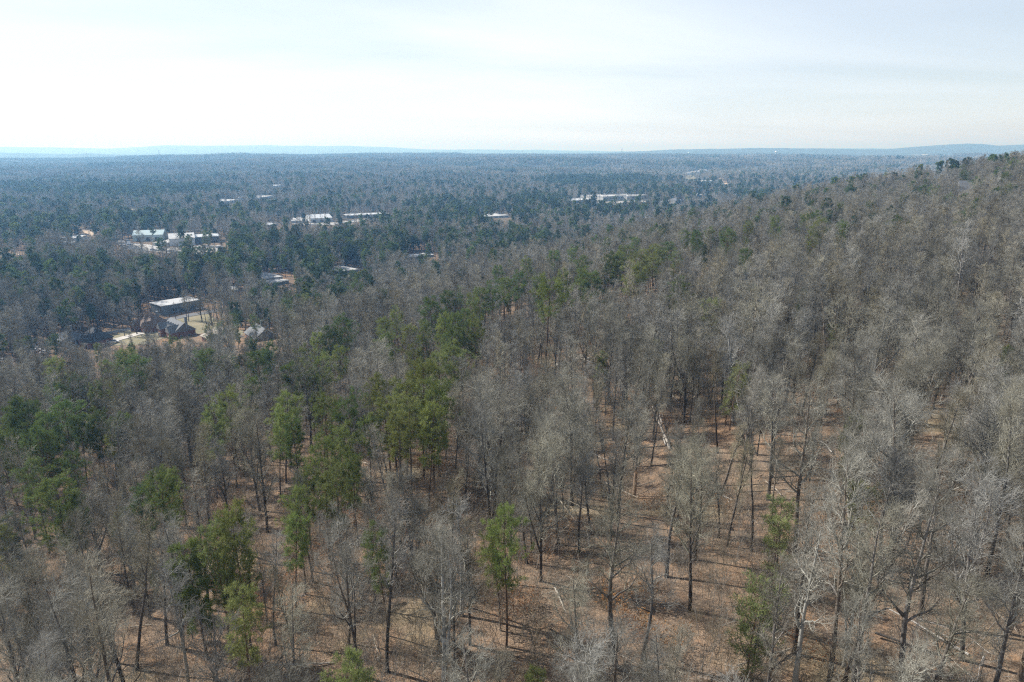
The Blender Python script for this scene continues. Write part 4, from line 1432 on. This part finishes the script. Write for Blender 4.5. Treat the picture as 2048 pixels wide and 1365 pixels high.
def put_bare(p, q, scale, rz, label=None, group=None, full=False, name="bare_tree", cat="bare tree", sx=1.0):
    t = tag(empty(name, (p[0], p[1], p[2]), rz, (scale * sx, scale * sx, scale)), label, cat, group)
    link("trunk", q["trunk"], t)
    if full:
        for m in q["limbs"]: link("limb", m, t)
        link("crown", q["crown"], t)
    else:
        link("crown", q["whole"], t)
    return t


# pines by the photo position of their tops: x, y, tree height, kind, needle tone, spread
PINE_TOPS = [
    # lower slope
    (100, 972, 17, 5, "needle_dark", 0.95), (22, 1035, 11, 3, "needle_dark", .9), (312, 948, 18, 0, "needle_dark", .95), (470, 1042, 19, 2, "needle", .7), (430, 1072, 17, 2, "needle_pale", .7), (385, 1098, 15, 3, "needle", .8),
    (480, 1178, 15, 2, "needle_pale", .8), (592, 993, 15, 4, "needle", .75), (697, 866, 17, 2, "needle", .8), (640, 888, 19, 4, "needle", .85), (705, 915, 15, 2, "needle", .8), (765, 1062, 14, 2, "needle_dark", .7), (1012, 1038, 16, 4, "needle", .75),
    (718, 1342, 13, 5, "needle_pale", .75), (1062, 1349, 8, 3, "needle_pale", .8),
    (545, 830, 17, 2, "needle", .8), (590, 842, 16, 2, "needle_dark", .8), (735, 838, 17, 0, "needle", .8), (150, 910, 16, 0, "needle_dark", .9), (62, 935, 17, 4, "needle_dark", .9), (285, 985, 14, 2, "needle_dark", .8), (337, 962, 15, 2, "needle", .8), (455, 1120, 13, 2, "needle", .7), (365, 1140, 10, 3, "needle_pale", .8), (608, 945, 16, 0, "needle", .8), (672, 930, 17, 2, "needle_pale", .8), (575, 1045, 13, 2, "needle", .8), (1000, 1078, 12, 2, "needle", .8), (130, 1020, 14, 2, "needle_dark", .8), (790, 838, 18, 0, "needle", .85), (850, 825, 18, 2, "needle", .85), (815, 805, 19, 1, "needle_pale", .85),
    # the belt down the middle
    (838, 738, 23, 4, "needle", .9), (805, 775, 20, 2, "needle_pale", 1.0), (862, 770, 21, 2, "needle", .95), (775, 812, 18, 4, "needle", .9), (885, 715, 21, 0, "needle_pale", .95), (912, 696, 22, 4, "needle_pale", .9), (835, 700, 20, 2, "needle_pale", .85),
    (742, 760, 18, 2, "needle", .8), (642, 803, 20, 1, "needle", .8), (703, 803, 20, 1, "needle_dark", .8), (556, 800, 18, 2, "needle", .95), (452, 793, 20, 1, "needle", .85), (412, 828, 18, 2, "needle_pale", .9), (503, 758, 17, 2, "needle", .8),
    (405, 713, 20, 5, "needle_dark", 1.0), (622, 750, 17, 3, "needle_dark", .95), (660, 655, 22, 0, "needle_dark", .9), (690, 638, 23, 4, "needle_dark", .9), (640, 670, 21, 0, "needle", .85), (675, 700, 20, 4, "needle", .9), (618, 700, 20, 2, "needle", .9), (602, 724, 19, 2, "needle", .8), (585, 735, 18, 3, "needle_dark", .9), (640, 722, 19, 2, "needle", .9),
    (765, 640, 21, 0, "needle", .8), (795, 625, 22, 1, "needle", .8), (815, 655, 20, 0, "needle", .85), (770, 670, 20, 4, "needle", .9), (840, 650, 21, 2, "needle_pale", .8),
    (865, 605, 22, 4, "needle_dark", .85), (900, 588, 22, 0, "needle_dark", .8), (880, 640, 22, 2, "needle", .8), (903, 640, 23, 4, "needle", .85), (930, 625, 22, 0, "needle_dark", .75), (955, 582, 22, 0, "needle", .7), (985, 576, 22, 1, "needle_dark", .7), (945, 600, 20, 1, "needle", .7), (950, 640, 21, 2, "needle", .8), (915, 660, 20, 2, "needle", .8),
    (500, 682, 17, 3, "needle_dark", .9), (525, 705, 17, 3, "needle_dark", .9), (540, 690, 18, 2, "needle_dark", .8), (480, 715, 15, 3, "needle_dark", .9), (260, 692, 14, 5, "needle_dark", .7), (192, 690, 12, 3, "needle", 1.0), (106, 672, 14, 3, "needle_dark", .9),
    (185, 775, 17, 2, "needle_pale", .8), (120, 785, 18, 5, "needle_dark", .8),
    # dark stand at the left edge
    (22, 828, 21, 4, "needle_dark", .9), (60, 812, 22, 5, "needle_dark", .85), (126, 808, 22, 4, "needle_dark", .9), (95, 868, 18, 5, "needle_dark", .9), (50, 862, 19, 4, "needle_dark", .9), (8, 872, 18, 5, "needle_dark", .9), (150, 838, 19, 0, "needle_dark", .85), (190, 826, 19, 2, "needle_dark", .8), (238, 838, 16, 3, "needle_dark", 1.0), (215, 848, 15, 2, "needle", .9), (85, 838, 20, 4, "needle_dark", .9),
    # slope centre and right
    (1093, 566, 25, 1, "needle", 1.0), (1076, 560, 22, 1, "needle_dark", .6), (1172, 545, 20, 2, "needle", .7), (1120, 548, 20, 2, "needle", .6), (1213, 512, 21, 2, "needle_dark", .8), (1258, 530, 20, 2, "needle", .9), (1283, 512, 21, 4, "needle_pale", .9), (1308, 498, 21, 4, "needle_pale", .9), (1190, 552, 19, 3, "needle_dark", .9),
    (1212, 478, 20, 0, "needle_dark", .7), (1240, 460, 20, 0, "needle_dark", .6), (1247, 495, 20, 0, "needle", .8), (1338, 487, 19, 0, "needle_dark", .75), (1372, 463, 19, 4, "needle", .7), (1388, 468, 18, 2, "needle_dark", .7), (1408, 492, 17, 5, "needle_dark", .6), (1428, 462, 18, 2, "needle", .6), (1465, 467, 19, 5, "needle_dark", .7), (1300, 462, 18, 0, "needle_dark", .6), (1325, 460, 18, 0, "needle", .6),
    (1010, 560, 21, 0, "needle", .7), (1035, 548, 20, 4, "needle_dark", .7), (1060, 520, 20, 2, "needle", .7), (1000, 535, 20, 0, "needle_dark", .7), (1145, 500, 19, 0, "needle", .7), (1165, 520, 20, 4, "needle_dark", .7), (1235, 512, 20, 4, "needle", .75), (1270, 478, 19, 0, "needle", .7), (1355, 505, 19, 2, "needle_pale", .6), (1185, 462, 19, 4, "needle_dark", .6), (1500, 452, 18, 5, "needle", .55), (1400, 440, 18, 0, "needle_dark", .55),
    (1548, 440, 18, 5, "needle", .6), (1607, 436, 18, 5, "needle", .6), (1638, 442, 20, 4, "needle", .7), (1630, 462, 18, 2, "needle_pale", .6), (1682, 448, 18, 2, "needle", .6), (1680, 412, 18, 5, "needle", .5), (1660, 425, 16, 3, "needle_dark", .6), (1735, 408, 16, 5, "needle_dark", .5), (1805, 393, 17, 5, "needle", .6), (1752, 392, 17, 2, "needle", .6), (1520, 425, 17, 2, "needle_pale", .6), (1500, 415, 17, 0, "needle", .6), (1430, 425, 18, 2, "needle_dark", .6), (1450, 420, 18, 0, "needle_dark", .6),
    (1855, 362, 18, 4, "needle_dark", .7), (1862, 375, 17, 4, "needle_dark", .7), (1925, 345, 16, 5, "needle_dark", .7), (1940, 347, 15, 5, "needle_dark", .6), (1785, 331, 17, 0, "needle", .7), (1800, 330, 17, 1, "needle_dark", .6), (1885, 318, 18, 1, "needle_dark", .7), (1905, 316, 17, 1, "needle_dark", .6), (1920, 322, 17, 2, "needle_dark", .6), (1990, 303, 18, 1, "needle_dark", .6), (2012, 318, 17, 5, "needle_dark", .7), (2025, 322, 17, 4, "needle", .8), (2008, 350, 16, 5, "needle", .7), (2020, 375, 16, 5, "needle", .6), (1960, 395, 16, 2, "needle_pale", .6), (1905, 390, 16, 2, "needle", .5),
    (1470, 738, 13, 6, "needle_soft", .8), (1458, 770, 9, 6, "needle_soft", .9), (1420, 606, 14, 6, "needle_soft", .8), (1672, 655, 11, 6, "needle_soft", .8),
    (1570, 1005, 9, 6, "needle_soft", .9), (1735, 975, 10, 6, "needle_soft", 1.0), (1560, 1040, 9, 6, "needle_soft", .9), (1520, 1180, 10, 6, "needle_soft", 1.0), (1505, 1225, 9, 6, "needle_soft", 1.1),
]
ZONES = [("in the dark leftmost slope stand", 0, 780, 262, 905), ("scattered on the lower slope", 0, 860, 1100, 1365), ("on the mid left slope", 262, 705, 760, 860),
         ("in the belt down mid slope", 730, 660, 930, 860), ("at the belt's upper end", 730, 560, 1000, 700), ("right of the brick houses", 560, 620, 730, 760), ("beside the brick houses", 0, 660, 560, 790),
         ("around the lone tall centre pine", 1050, 440, 1330, 600), ("dotted over the grey upper slope", 1330, 400, 1700, 500), ("near the ridge houses", 1700, 290, 2048, 420), ("low among bare right trees", 1400, 600, 2048, 1365)]
TONE = {"needle": "mid green", "needle_dark": "dark green", "needle_pale": "yellowish green", "needle_soft": "faint yellow green", "needle_far": "blackish green"}
SHAPE = {0: "rounded", 1: "open crowned", 2: "narrow", 3: "small bushy", 4: "uneven", 5: "round bushy", 6: "thin young"}
pr = np.random.default_rng(77)
zone_of = {}
for i, tp in enumerate(PINE_TOPS):
    for zi, zn in enumerate(ZONES):
        if zn[1] <= tp[0] <= zn[3] and zn[2] <= tp[1] <= zn[4]:
            zone_of.setdefault(zi, []).append(i); break
    else:
        zone_of.setdefault(-1, []).append(i)
pine_label = {}
for zi, ids in zone_of.items():
    ids.sort(key=lambda i: PINE_TOPS[i][0])
    txt = ZONES[zi][0] if zi >= 0 else "standing apart"
    cnt, tot = {}, {}
    for i in ids: tot[PINE_TOPS[i][4]] = tot.get(PINE_TOPS[i][4], 0) + 1
    for i in ids:
        tn = PINE_TOPS[i][4]
        k = cnt.get(tn, 0); cnt[tn] = k + 1
        od = "only" if tot[tn] == 1 else ("last" if k == tot[tn] - 1 else (ORD[k] if k < 12 else "%dth" % (k + 1)))
        pine_label[i] = "%s %s pine, %s such%s %s" % (TONE[tn], SHAPE[PINE_TOPS[i][3]], od, "" if od == "only" else " from left", txt)
NPINE = 0
CLEAR = []
for i, (px, py, hh, k, fol, sp) in enumerate(PINE_TOPS):
    hh = hh if hh > 24 or py < 620 else hh * .9
    sp = sp * (1.3 if py < 560 else 1.15 if py < 620 else 1.0)
    p = hit(px, py, hh * 0.985)
    sc = hh / PINES[k]["h"]
    put_pine(p, k, sc, pr.uniform(0, 6.28), fol, pine_label[i], "pines of the near slope", sp * (1.1 if hh < 16 else 1.12))
    PLACED.append((p[0], p[1], 2.6 if hh > 12 else 1.5))
    D_ = float(np.hypot(p[0], p[1])); hw = PINES[k]["cr"] * sc * sp * F / (D_ * 1.06) * 0.7
    CLEAR.append((px - hw, py, px + hw, py + hh * (.7 if hh > 24 else .5) * F / D_ * .92, D_ - 1.5, .97 if hh > 24 or py < 600 else .82))
    NPINE += 1

# leafless trees whose boles or crowns stand out: foot in the photo x, y, kind, height scale, spread, label
HEROES = [
    (1187, 727, BARE[5], 1.05, .9, "big dark boled leafless tree standing by the pale rocks on the open slope"),
    (1765, 968, BARE[2], 1.15, 1.0, "thick dark double trunked leafless oak on the open brown slope at right"),
    (1722, 915, BARE[1], 1.0, .8, "straight dark leafless tree just left of the double trunked oak"),
    (1448, 972, BARE[8], 1.15, .9, "tall straight dark bole, nearest of the bunch of upright boles right of the pale log"),
    (1436, 906, BARE[8], 1.2, .9, "tall straight dark bole, furthest back in the bunch right of the pale log"),
    (1482, 985, BARE[3], 1.1, .8, "tall slim bole on the right of the bunch right of the pale log"),
    (1302, 933, BARE[3], 1.0, .9, "upright dark bole directly left of the pale fallen trunk"),
    (1267, 935, BARE[4], 1.0, .7, "dark bole rising behind the broken brown snag"),
    (1222, 1082, BARE[6], 1.05, .9, "slender dark leafless tree with a low fork below the broken brown snag"),
    (1118, 1090, BARE[7], 1.1, .9, "dark leaning leafless tree on the orange leaf bank at centre"),
    (1082, 1163, BARE[7], 1.15, .8, "black leaning bole at the foot of the shaded draw at centre"),
    (1380, 1222, BARE[0], 1.05, .9, "large leafless tree with a stout dark bole on the lower slope right of centre"),
    (1946, 634, BARE[2], 1.1, 1.1, "wide armed dark oak high on the open leaf floor near the right edge"),
    (2008, 672, BARE[1], 1.05, .9, "dark leafless tree below the wide armed oak near the right edge"),
    (1648, 752, BARE[8], 1.25, 1.3, "gaunt dark boled tree with a bare whorled top, tallest on the right slope"),
    (1620, 962, BARE[6], 1.0, .8, "slim leafless tree left of the double trunked oak, standing in open leaves"),
    (1916, 868, BARE[1], 1.0, .9, "dark boled leafless tree right of the double trunked oak"),
    (1655, 1385, BARE[1], 1.15, .9, "tall dark bole running out of the bottom edge, left of a close pair at right"),
    (1682, 1390, BARE[8], 1.2, .9, "tall dark bole running out of the bottom edge, right of a close pair at right"),
    (1590, 1400, PALE[1], 1.05, 1.0, "pale crooked limbed tree with a low fork at the bottom edge right of centre"),
    (1800, 1420, BARE[5], 1.05, .9, "large grey leafless crown at the bottom edge, third from the right corner"),
    (1925, 1320, BARE[7], 1.1, .9, "multi stemmed grey leafless tree low in the right corner"),
    (2040, 1360, BARE[1], 1.1, .9, "leafless tree with a pale leaning bole in the lower right corner"),
    (885, 1425, PALE[0], 1.05, .9, "white limbed spreading tree at the bottom edge left of centre"),
    (775, 1345, BARE[3], 1.1, .9, "slim dark bole, right of a pair above the bright green pine at the bottom"),
    (722, 1352, BARE[7], 1.05, .8, "leaning dark bole, left of a pair above the bright green pine at the bottom"),
    (520, 1022, BARE[7], 1.1, .9, "dark leafless tree forked low like a letter Y on the open left slope"),
    (457, 1045, BARE[4], 1.0, .9, "dark leafless tree with curved arms left of the Y forked tree"),
    (418, 1020, BARE[6], 1.0, .9, "slim dark leafless tree furthest left on the open patch of the left slope"),
    (378, 1395, PALE[1], 1.0, .8, "pale stemmed leafless tree at the bottom edge left of the narrow yellowish pine"),
    (965, 980, PALE[2], 1.05, 1.2, "broad pale silver crowned leafless tree at the centre of the slope"),
    (1130, 905, PALE[2], 0.9, .8, "small silvery crowned leafless tree above the shaded draw"),
    (1740, 800, PALE[2], 1.15, 1.2, "pale many stemmed leafless tree above the double trunked oak"),
    (1925, 800, PALE[2], 1.1, 1.1, "pale many stemmed leafless tree right of and above the double trunked oak"),
    (1945, 1080, PALE[2], 1.25, 1.2, "large pale plume like leafless crown at the right edge above the corner"),
    (2010, 1010, PALE[0], 1.0, .8, "crooked dark topped tree with pale limbs at the right edge"),
    (1690, 1100, PALE[2], 1.05, 1.0, "pale fine twigged leafless tree in front of the double trunked oak"),
    (1030, 780, PALE[1], .85, .7, "pale crooked small tree left of the white rocks on the slope"),
    (1945, 960, PALE[2], 1.0, 1.0, "pale leafless tree with long slanting branches left of the plume like crown"),
    (250, 1380, BARE[3], 1.15, .9, "slim dark bole at the bottom edge near the lower left corner"),
]
hr = np.random.default_rng(99)
for px, py, q, sc, sx, lb in HEROES:
    p = hit(px, py)
    put_bare(p, q, sc * .88, hr.uniform(0, 6.28), lb, "leafless trees that stand out on the slope", True, sx=sx)
    PLACED.append((p[0], p[1], 2.8))
    D_ = float(np.hypot(p[0], p[1])); hw = 1.1 * F / (D_ * 1.06)
    CLEAR.append((px - hw, py - 11 * F / D_ * .9, px + hw, py, D_ - 1.5, .6))

# broken snag, fallen trunks, rocks
p = hit(1268, 996)
t = tag(empty("broken_snag", tuple(p)), "broken off brown tree stub standing on the open slope at centre", "tree stub")
MB().tube([(0, 0, -.4), (.05, 0, 2), (.1, .02, 4.2)], [.34, .29, .26], 9).build("trunk", M["snag"], t)
mb = MB()
for a in range(5): mb.tube([(.1 + .17 * math.cos(a * 1.26), .17 * math.sin(a * 1.26), 4.1), (.1 + .2 * math.cos(a * 1.26), .2 * math.sin(a * 1.26), 4.5 + .25 * (a % 3))], [.09, .012], 4)
mb.build("splinter", M["snag"], t)["kind"] = "stuff"


def fallen(a, b, ra, rb, mat, label, lift_b=0.0, limbs=4, seed=0):
    A, B = hit(*a), hit(*b)
    B = B + np.array([0, 0, lift_b])
    rng = random.Random(seed)
    t = tag(empty("fallen_trunk", (A[0], A[1], A[2])), label, "fallen trunk", "fallen trunks on the slope")
    d = Vector([float(q) for q in (B - A)])
    pts = [d * float(f) + Vector((rng.uniform(-.12, .12), rng.uniform(-.12, .12), ra * .7)) for f in np.linspace(0, 1, 6)]
    MB().tube(pts, list(np.linspace(ra, rb, 6)), 8).build("trunk", M[mat], t, True)
    for i in range(limbs):
        f = rng.uniform(.35, .95)
        s = d * f + Vector((0, 0, ra * .7))
        v = (d.normalized() * rng.uniform(.5, 1.2) + Vector((rng.uniform(-1, 1), rng.uniform(-1, 1), rng.uniform(.0, .9)))).normalized() * rng.uniform(1.2, 3.2)
        MB().tube([s, s + v * .5 + Vector((0, 0, .1)), s + v], [rb * .7, rb * .4, .02], 5).build("branch_stub", M[mat], t)
    return t


fallen((1341, 902), (1303, 838), .26, .13, "dead", "long pale barkless trunk leaning down the open slope at centre right", 2.4, 5, 1)
fallen((1331, 893), (1316, 842), .15, .07, "dead", "thin pale barkless pole beside the long pale fallen trunk", 2.0, 2, 2)
fallen((1342, 1024), (1376, 1032), .24, .16, "trunk", "short dark log lying across the slope under the bunch of upright boles", 0, 3, 3)
fallen((1408, 1052), (1468, 1062), .22, .08, "trunk", "long dark fallen trunk with branches right of the short dark log", 0, 6, 4)
fallen((745, 1035), (752, 1062), .18, .12, "pale", "white broken trunk among grey crowns left of centre", 1.5, 3, 5)
fallen((1130, 1010), (1180, 965), .12, .05, "pale", "thin pale fallen tree on the orange leaf bank", .6, 5, 6)
fallen((492, 1003), (512, 1018), .2, .12, "trunk", "dark fallen log beside the Y forked tree", 0, 2, 7)
BX = [1150, 1157, 1163, 1172, 1180, 1118, 1126, 1195, 1201, 1140]
for i, (px, py, s) in enumerate([(1150, 716, 1.3), (1157, 720, 1.0), (1163, 717, 1.5), (1172, 722, 1.2), (1180, 718, .9), (1118, 733, 1.4), (1126, 728, 1.0), (1195, 706, 1.3), (1201, 702, .9), (1140, 730, .8)]):
    p = hit(px, py)
    rng = np.random.default_rng(600 + i)
    import bmesh
    bm = bmesh.new(); bmesh.ops.create_icosphere(bm, subdivisions=2, radius=s)
    for v in bm.verts:
        v.co *= float(1 + rng.normal(0, .10)); v.co.z *= .55
    me = bpy.data.meshes.new("boulder"); bm.to_mesh(me); bm.free(); me.materials.append(M["boulder"])
    tag(link("boulder", me, None, (p[0], p[1], p[2] + .15 * s)), "pale sandstone boulder, %s from left by the big dark boled tree" % ORD[sorted(range(10), key=lambda q: BX[q]).index(i)], "boulder", "pale boulders on the open slope")

# ------------------------------------------------------------------ the rest of the wood on the slope
PL = np.array(PLACED)


def far_from_placed(x, y):
    ok = np.ones(len(x), bool)
    for ox, oy, rr in PL: ok &= np.hypot(x - ox, y - oy) > rr
    return ok


x, y, rng = grid_pts(22, 720, 4.05, seed=21)
hgt = rng.normal(14.6, 2.9, len(x)).clip(7, 20)
hgt = hgt * (1 + .18 * sstep(280, 420, -CA * x + SA * y))
keepm = in_view(x, y, hgt, 6) & far_from_placed(x, y) & ~blocked(x, y, hgt, 5.0, rng) & (rng.random(len(x)) > openness(x, y))
keepm &= rng.random(len(x)) > 0.10 + 0.25 * sstep(.52, .7, fbm(x / 22, y / 22, 2))
x, y, hgt = x[keepm], y[keepm], hgt[keepm]
z = H(x, y)
rr_ = np.hypot(x, y)
keepm = ~blocked(x, y, hgt, 1.6, rng, CLEAR)
x, y, hgt, z, rr_ = x[keepm], y[keepm], hgt[keepm], z[keepm], rr_[keepm]
is_pine = rng.random(len(x)) < pine_share(x, y) * np.where(rr_ < 300, 0.55, 1.0)
rot = rng.uniform(0, 6.283, len(x))
order = np.argsort(rr_)
NB_MAX, NP_MAX = 295 - len(HEROES), 290 - NPINE
nb = npn = 0
used = np.zeros(len(x), bool)
BGROUPS = [(0, 700, 420, 1050, "the left slope"), (0, 1050, 520, 2000, "the lower left corner"), (420, 700, 800, 1050, "the slope left of pines"), (520, 1050, 1000, 2000, "the lower middle slope"), (800, 560, 1120, 1050, "the slope beside pines"),
           (1000, 1050, 1500, 2000, "the lower slope mid right"), (1500, 1050, 2300, 2000, "the lower right corner"), (1120, 560, 1560, 1050, "the open slope mid right"), (1560, 560, 2300, 1050, "the upper right slope")]
LATER = {}


def settle_labels():
    for (txt, where), row in LATER.items():
        row.sort(key=lambda e: e[0])
        for n, (px_, o) in enumerate(row):
            if len(row) == 1: o["label"] = "%s, the only such %s" % (txt, where)
            elif len(row) <= 25: o["label"] = "%s, %s such from left %s" % (txt, "last" if n == len(row) - 1 else ORD[n], where)
            else: o["label"] = "%s, one of many %s" % (txt, where)


LOOK = {0: "grey spreading", 1: "tall grey", 2: "wide forked grey", 3: "narrow brownish", 4: "forked grey", 5: "large grey", 6: "slim brownish", 7: "leaning forked grey", 8: "high crowned brownish"}
for i in order:
    if is_pine[i]:
        if npn >= NP_MAX: continue
        npn += 1
        k = int(rng.integers(0, 5)); fol = ["needle", "needle_dark", "needle_dark"][int(rng.integers(0, 3))]
        if rr_[i] > 330: fol = "needle_far" if fol == "needle_dark" else "needle_dark"
        if rr_[i] < 150: k, fol = 3, ("needle" if rng.random() < .6 else "needle_soft")
        hh = hgt[i] * (1.12 if k != 3 else 0.6)
        px_, py_, _ = project([[x[i], y[i], z[i] + hh]])
        zone = "half hidden among near bare trees" if k == 3 and rr_[i] < 150 else ("in the woods below the slope" if -CA * x[i] + SA * y[i] > 300 else "dotted through the bare slope trees")
        o = put_pine((x[i], y[i], z[i]), k, hh / PINES[k]["h"], rot[i], fol, None, "%s %s pines %s" % (TONE[fol], SHAPE[k], zone), rng.uniform(.85, 1.1))
        LATER.setdefault(("%s %s pine" % (TONE[fol], SHAPE[k]), zone), []).append((px_[0], o))
        used[i] = True
    else:
        if nb >= NB_MAX: continue
        nb += 1
        k = [0, 1, 3, 3, 4, 6, 6, 8, 8, 7, 5, 2][int(rng.integers(0, 12))]
        pale = rng.random() < 0.05
        q = PALE[int(rng.integers(0, 3))] if pale else BARE[k]
        bx, by, _ = project([[x[i], y[i], z[i] + hgt[i] * 0.7]])
        wh = next((g[4] for g in BGROUPS if g[0] <= bx[0] <= g[2] and g[1] <= by[0] <= g[3]), "the slope edge")
        lk = "pale limbed" if pale else LOOK[k]
        o = put_bare((x[i], y[i], z[i]), q, hgt[i] / q["h"], rot[i], None, "%s leafless trees, %s" % (lk, wh), nb <= 60, sx=rng.uniform(.85, 1.12))
        LATER.setdefault(("%s bare tree" % lk, "on " + wh), []).append((bx[0], o))
        used[i] = True
settle_labels()
print("near trees", nb, npn, "rest", (~used).sum())
m = ~used & is_pine
scatter("pine_woods", "mid_pines", np.stack([x, y, z], -1)[m], (hgt[m] * 1.06 / 22).astype(np.float32), np.stack([0 * rot, 0 * rot, rot], -1)[m], rng.integers(0, 5, m.sum()).astype(np.int32), "dark green pines of the woods beyond the near slope")
m = ~used & ~is_pine
scatter("bare_woods", "mid_hardwoods", np.stack([x, y, z], -1)[m], (hgt[m] / 18).astype(np.float32), np.stack([rng.normal(0, .05, len(x)), rng.normal(0, .05, len(x)), rot], -1)[m], rng.integers(0, 6, m.sum()).astype(np.int32), "grey leafless woods covering the slope and the near valley")

# the valley
x, y, rng = grid_pts(720, 2100, 7.2, seed=31)
hgt = rng.normal(17.5, 2.4, len(x)).clip(10, 23)
keepm = in_view(x, y, hgt, 6) & ~blocked(x, y, hgt, 5.0, rng) & (rng.random(len(x)) > 0.12)
x, y, hgt = x[keepm], y[keepm], hgt[keepm]
z = H(x, y); rot = rng.uniform(0, 6.283, len(x))
pn = rng.random(len(x)) < pine_share(x, y)
for nm, cl, m, n, hs, lb in (("valley_pine_woods", "far_pines", pn, 4, 1.02 / 21, "dark pine stands across the valley"), ("valley_bare_woods", "far_hardwoods", ~pn, 5, 1 / 18., "blue grey leafless woods across the valley")):
    scatter(nm, cl, np.stack([x, y, z], -1)[m], (hgt[m] * hs).astype(np.float32), np.stack([0 * rot, 0 * rot, rot], -1)[m], rng.integers(0, n, m.sum()).astype(np.int32), lb)
print("valley", len(x))

# woods running on to the far plateau, patch by patch
px_all = []
x, y, rng = grid_pts(2080, 3600, 34, seed=41)
x2, y2, _ = grid_pts(3600, 6000, 46, seed=42)
x, y = np.concatenate([x, x2]), np.concatenate([y, y2])
hgt = np.full(len(x), 18.0)
keepm = in_view(x, y, hgt, 30) & ~blocked(x, y, hgt, 22.0, rng)
x, y = x[keepm], y[keepm]
s = pine_share(x, y)
idx = np.clip((s * 1.15 + rng.normal(0, .16, len(x))) * 6, 0, 5.99).astype(np.int32)
sc = np.where(np.hypot(x, y) > 3600, 1.25, 1.0) * rng.uniform(.9, 1.15, len(x))
scatter("far_woods", "far_patches", np.stack([x, y, H(x, y)], -1), sc.astype(np.float32), np.stack([0 * x, 0 * x, rng.uniform(0, 6.28, len(x))], -1), idx, "hazy unbroken woods out to the far plateau")
print("patches", len(x))

# brush and saplings on the near slope
x, y, rng = grid_pts(22, 260, 2.7, seed=51)
m = in_view(x, y, np.full(len(x), 6.0), 3) & ~blocked(x, y, np.full(len(x), 5.0), 2.0, rng)
m &= rng.random(len(x)) < (0.5 + 0.45 * sstep(.42, .62, fbm(x / 18 + 9, y / 18, 3))) * (1 - openness(x, y) * .7)
u_ = -CA * x + SA * y
m &= (u_ < 330)
x, y = x[m], y[m]
idx = np.where(rng.random(len(x)) < .06, 5, rng.integers(0, 5, len(x))).astype(np.int32)
scatter("undergrowth", "brush_clumps", np.stack([x, y, H(x, y)], -1), rng.uniform(.6, 1.15, len(x)).astype(np.float32), np.stack([0 * x, 0 * x, rng.uniform(0, 6.28, len(x))], -1), idx, "brown brush and thin saplings under the bare trees")
print("brush", len(x))

# sticks and small logs on the leaf floor
for k in range(5):
    rng = np.random.default_rng(700 + k)
    n = 9
    P = np.zeros((n, 4, 3)); Q = np.zeros((n, 4))
    for i in range(n):
        a = rng.uniform(0, 6.283); c = rng.normal(0, 2.2, 2); ln = rng.uniform(1.2, 4.5) if i else 6.5
        for j in range(4):
            P[i, j] = (c[0] + math.cos(a) * ln * (j / 3 - .5) + rng.normal(0, .08), c[1] + math.sin(a) * ln * (j / 3 - .5) + rng.normal(0, .08), .08 + rng.uniform(0, .12) + (j / 3) * rng.uniform(0, .5))
            Q[i, j] = (.13 if i == 0 else rng.uniform(.02, .06)) * (1 - j / 5)
    proto("floor_sticks", quick("sticks", [tubes(P, Q, 4)], [M["trunk"] if k % 2 else M["dead"]]), "s%02d" % k)
x, y, rng = grid_pts(22, 230, 6.0, seed=61)
m = in_view(x, y, np.full(len(x), 2.0), 2) & (-CA * x + SA * y < 320) & (rng.random(len(x)) < .5)
x, y = x[m], y[m]
scatter("forest_floor_debris", "floor_sticks", np.stack([x, y, H(x, y)], -1), rng.uniform(.5, 1.2, len(x)).astype(np.float32), np.stack([0 * x, 0 * x, rng.uniform(0, 6.28, len(x))], -1), rng.integers(0, 5, len(x)).astype(np.int32), "fallen sticks and small logs on the brown leaf floor")
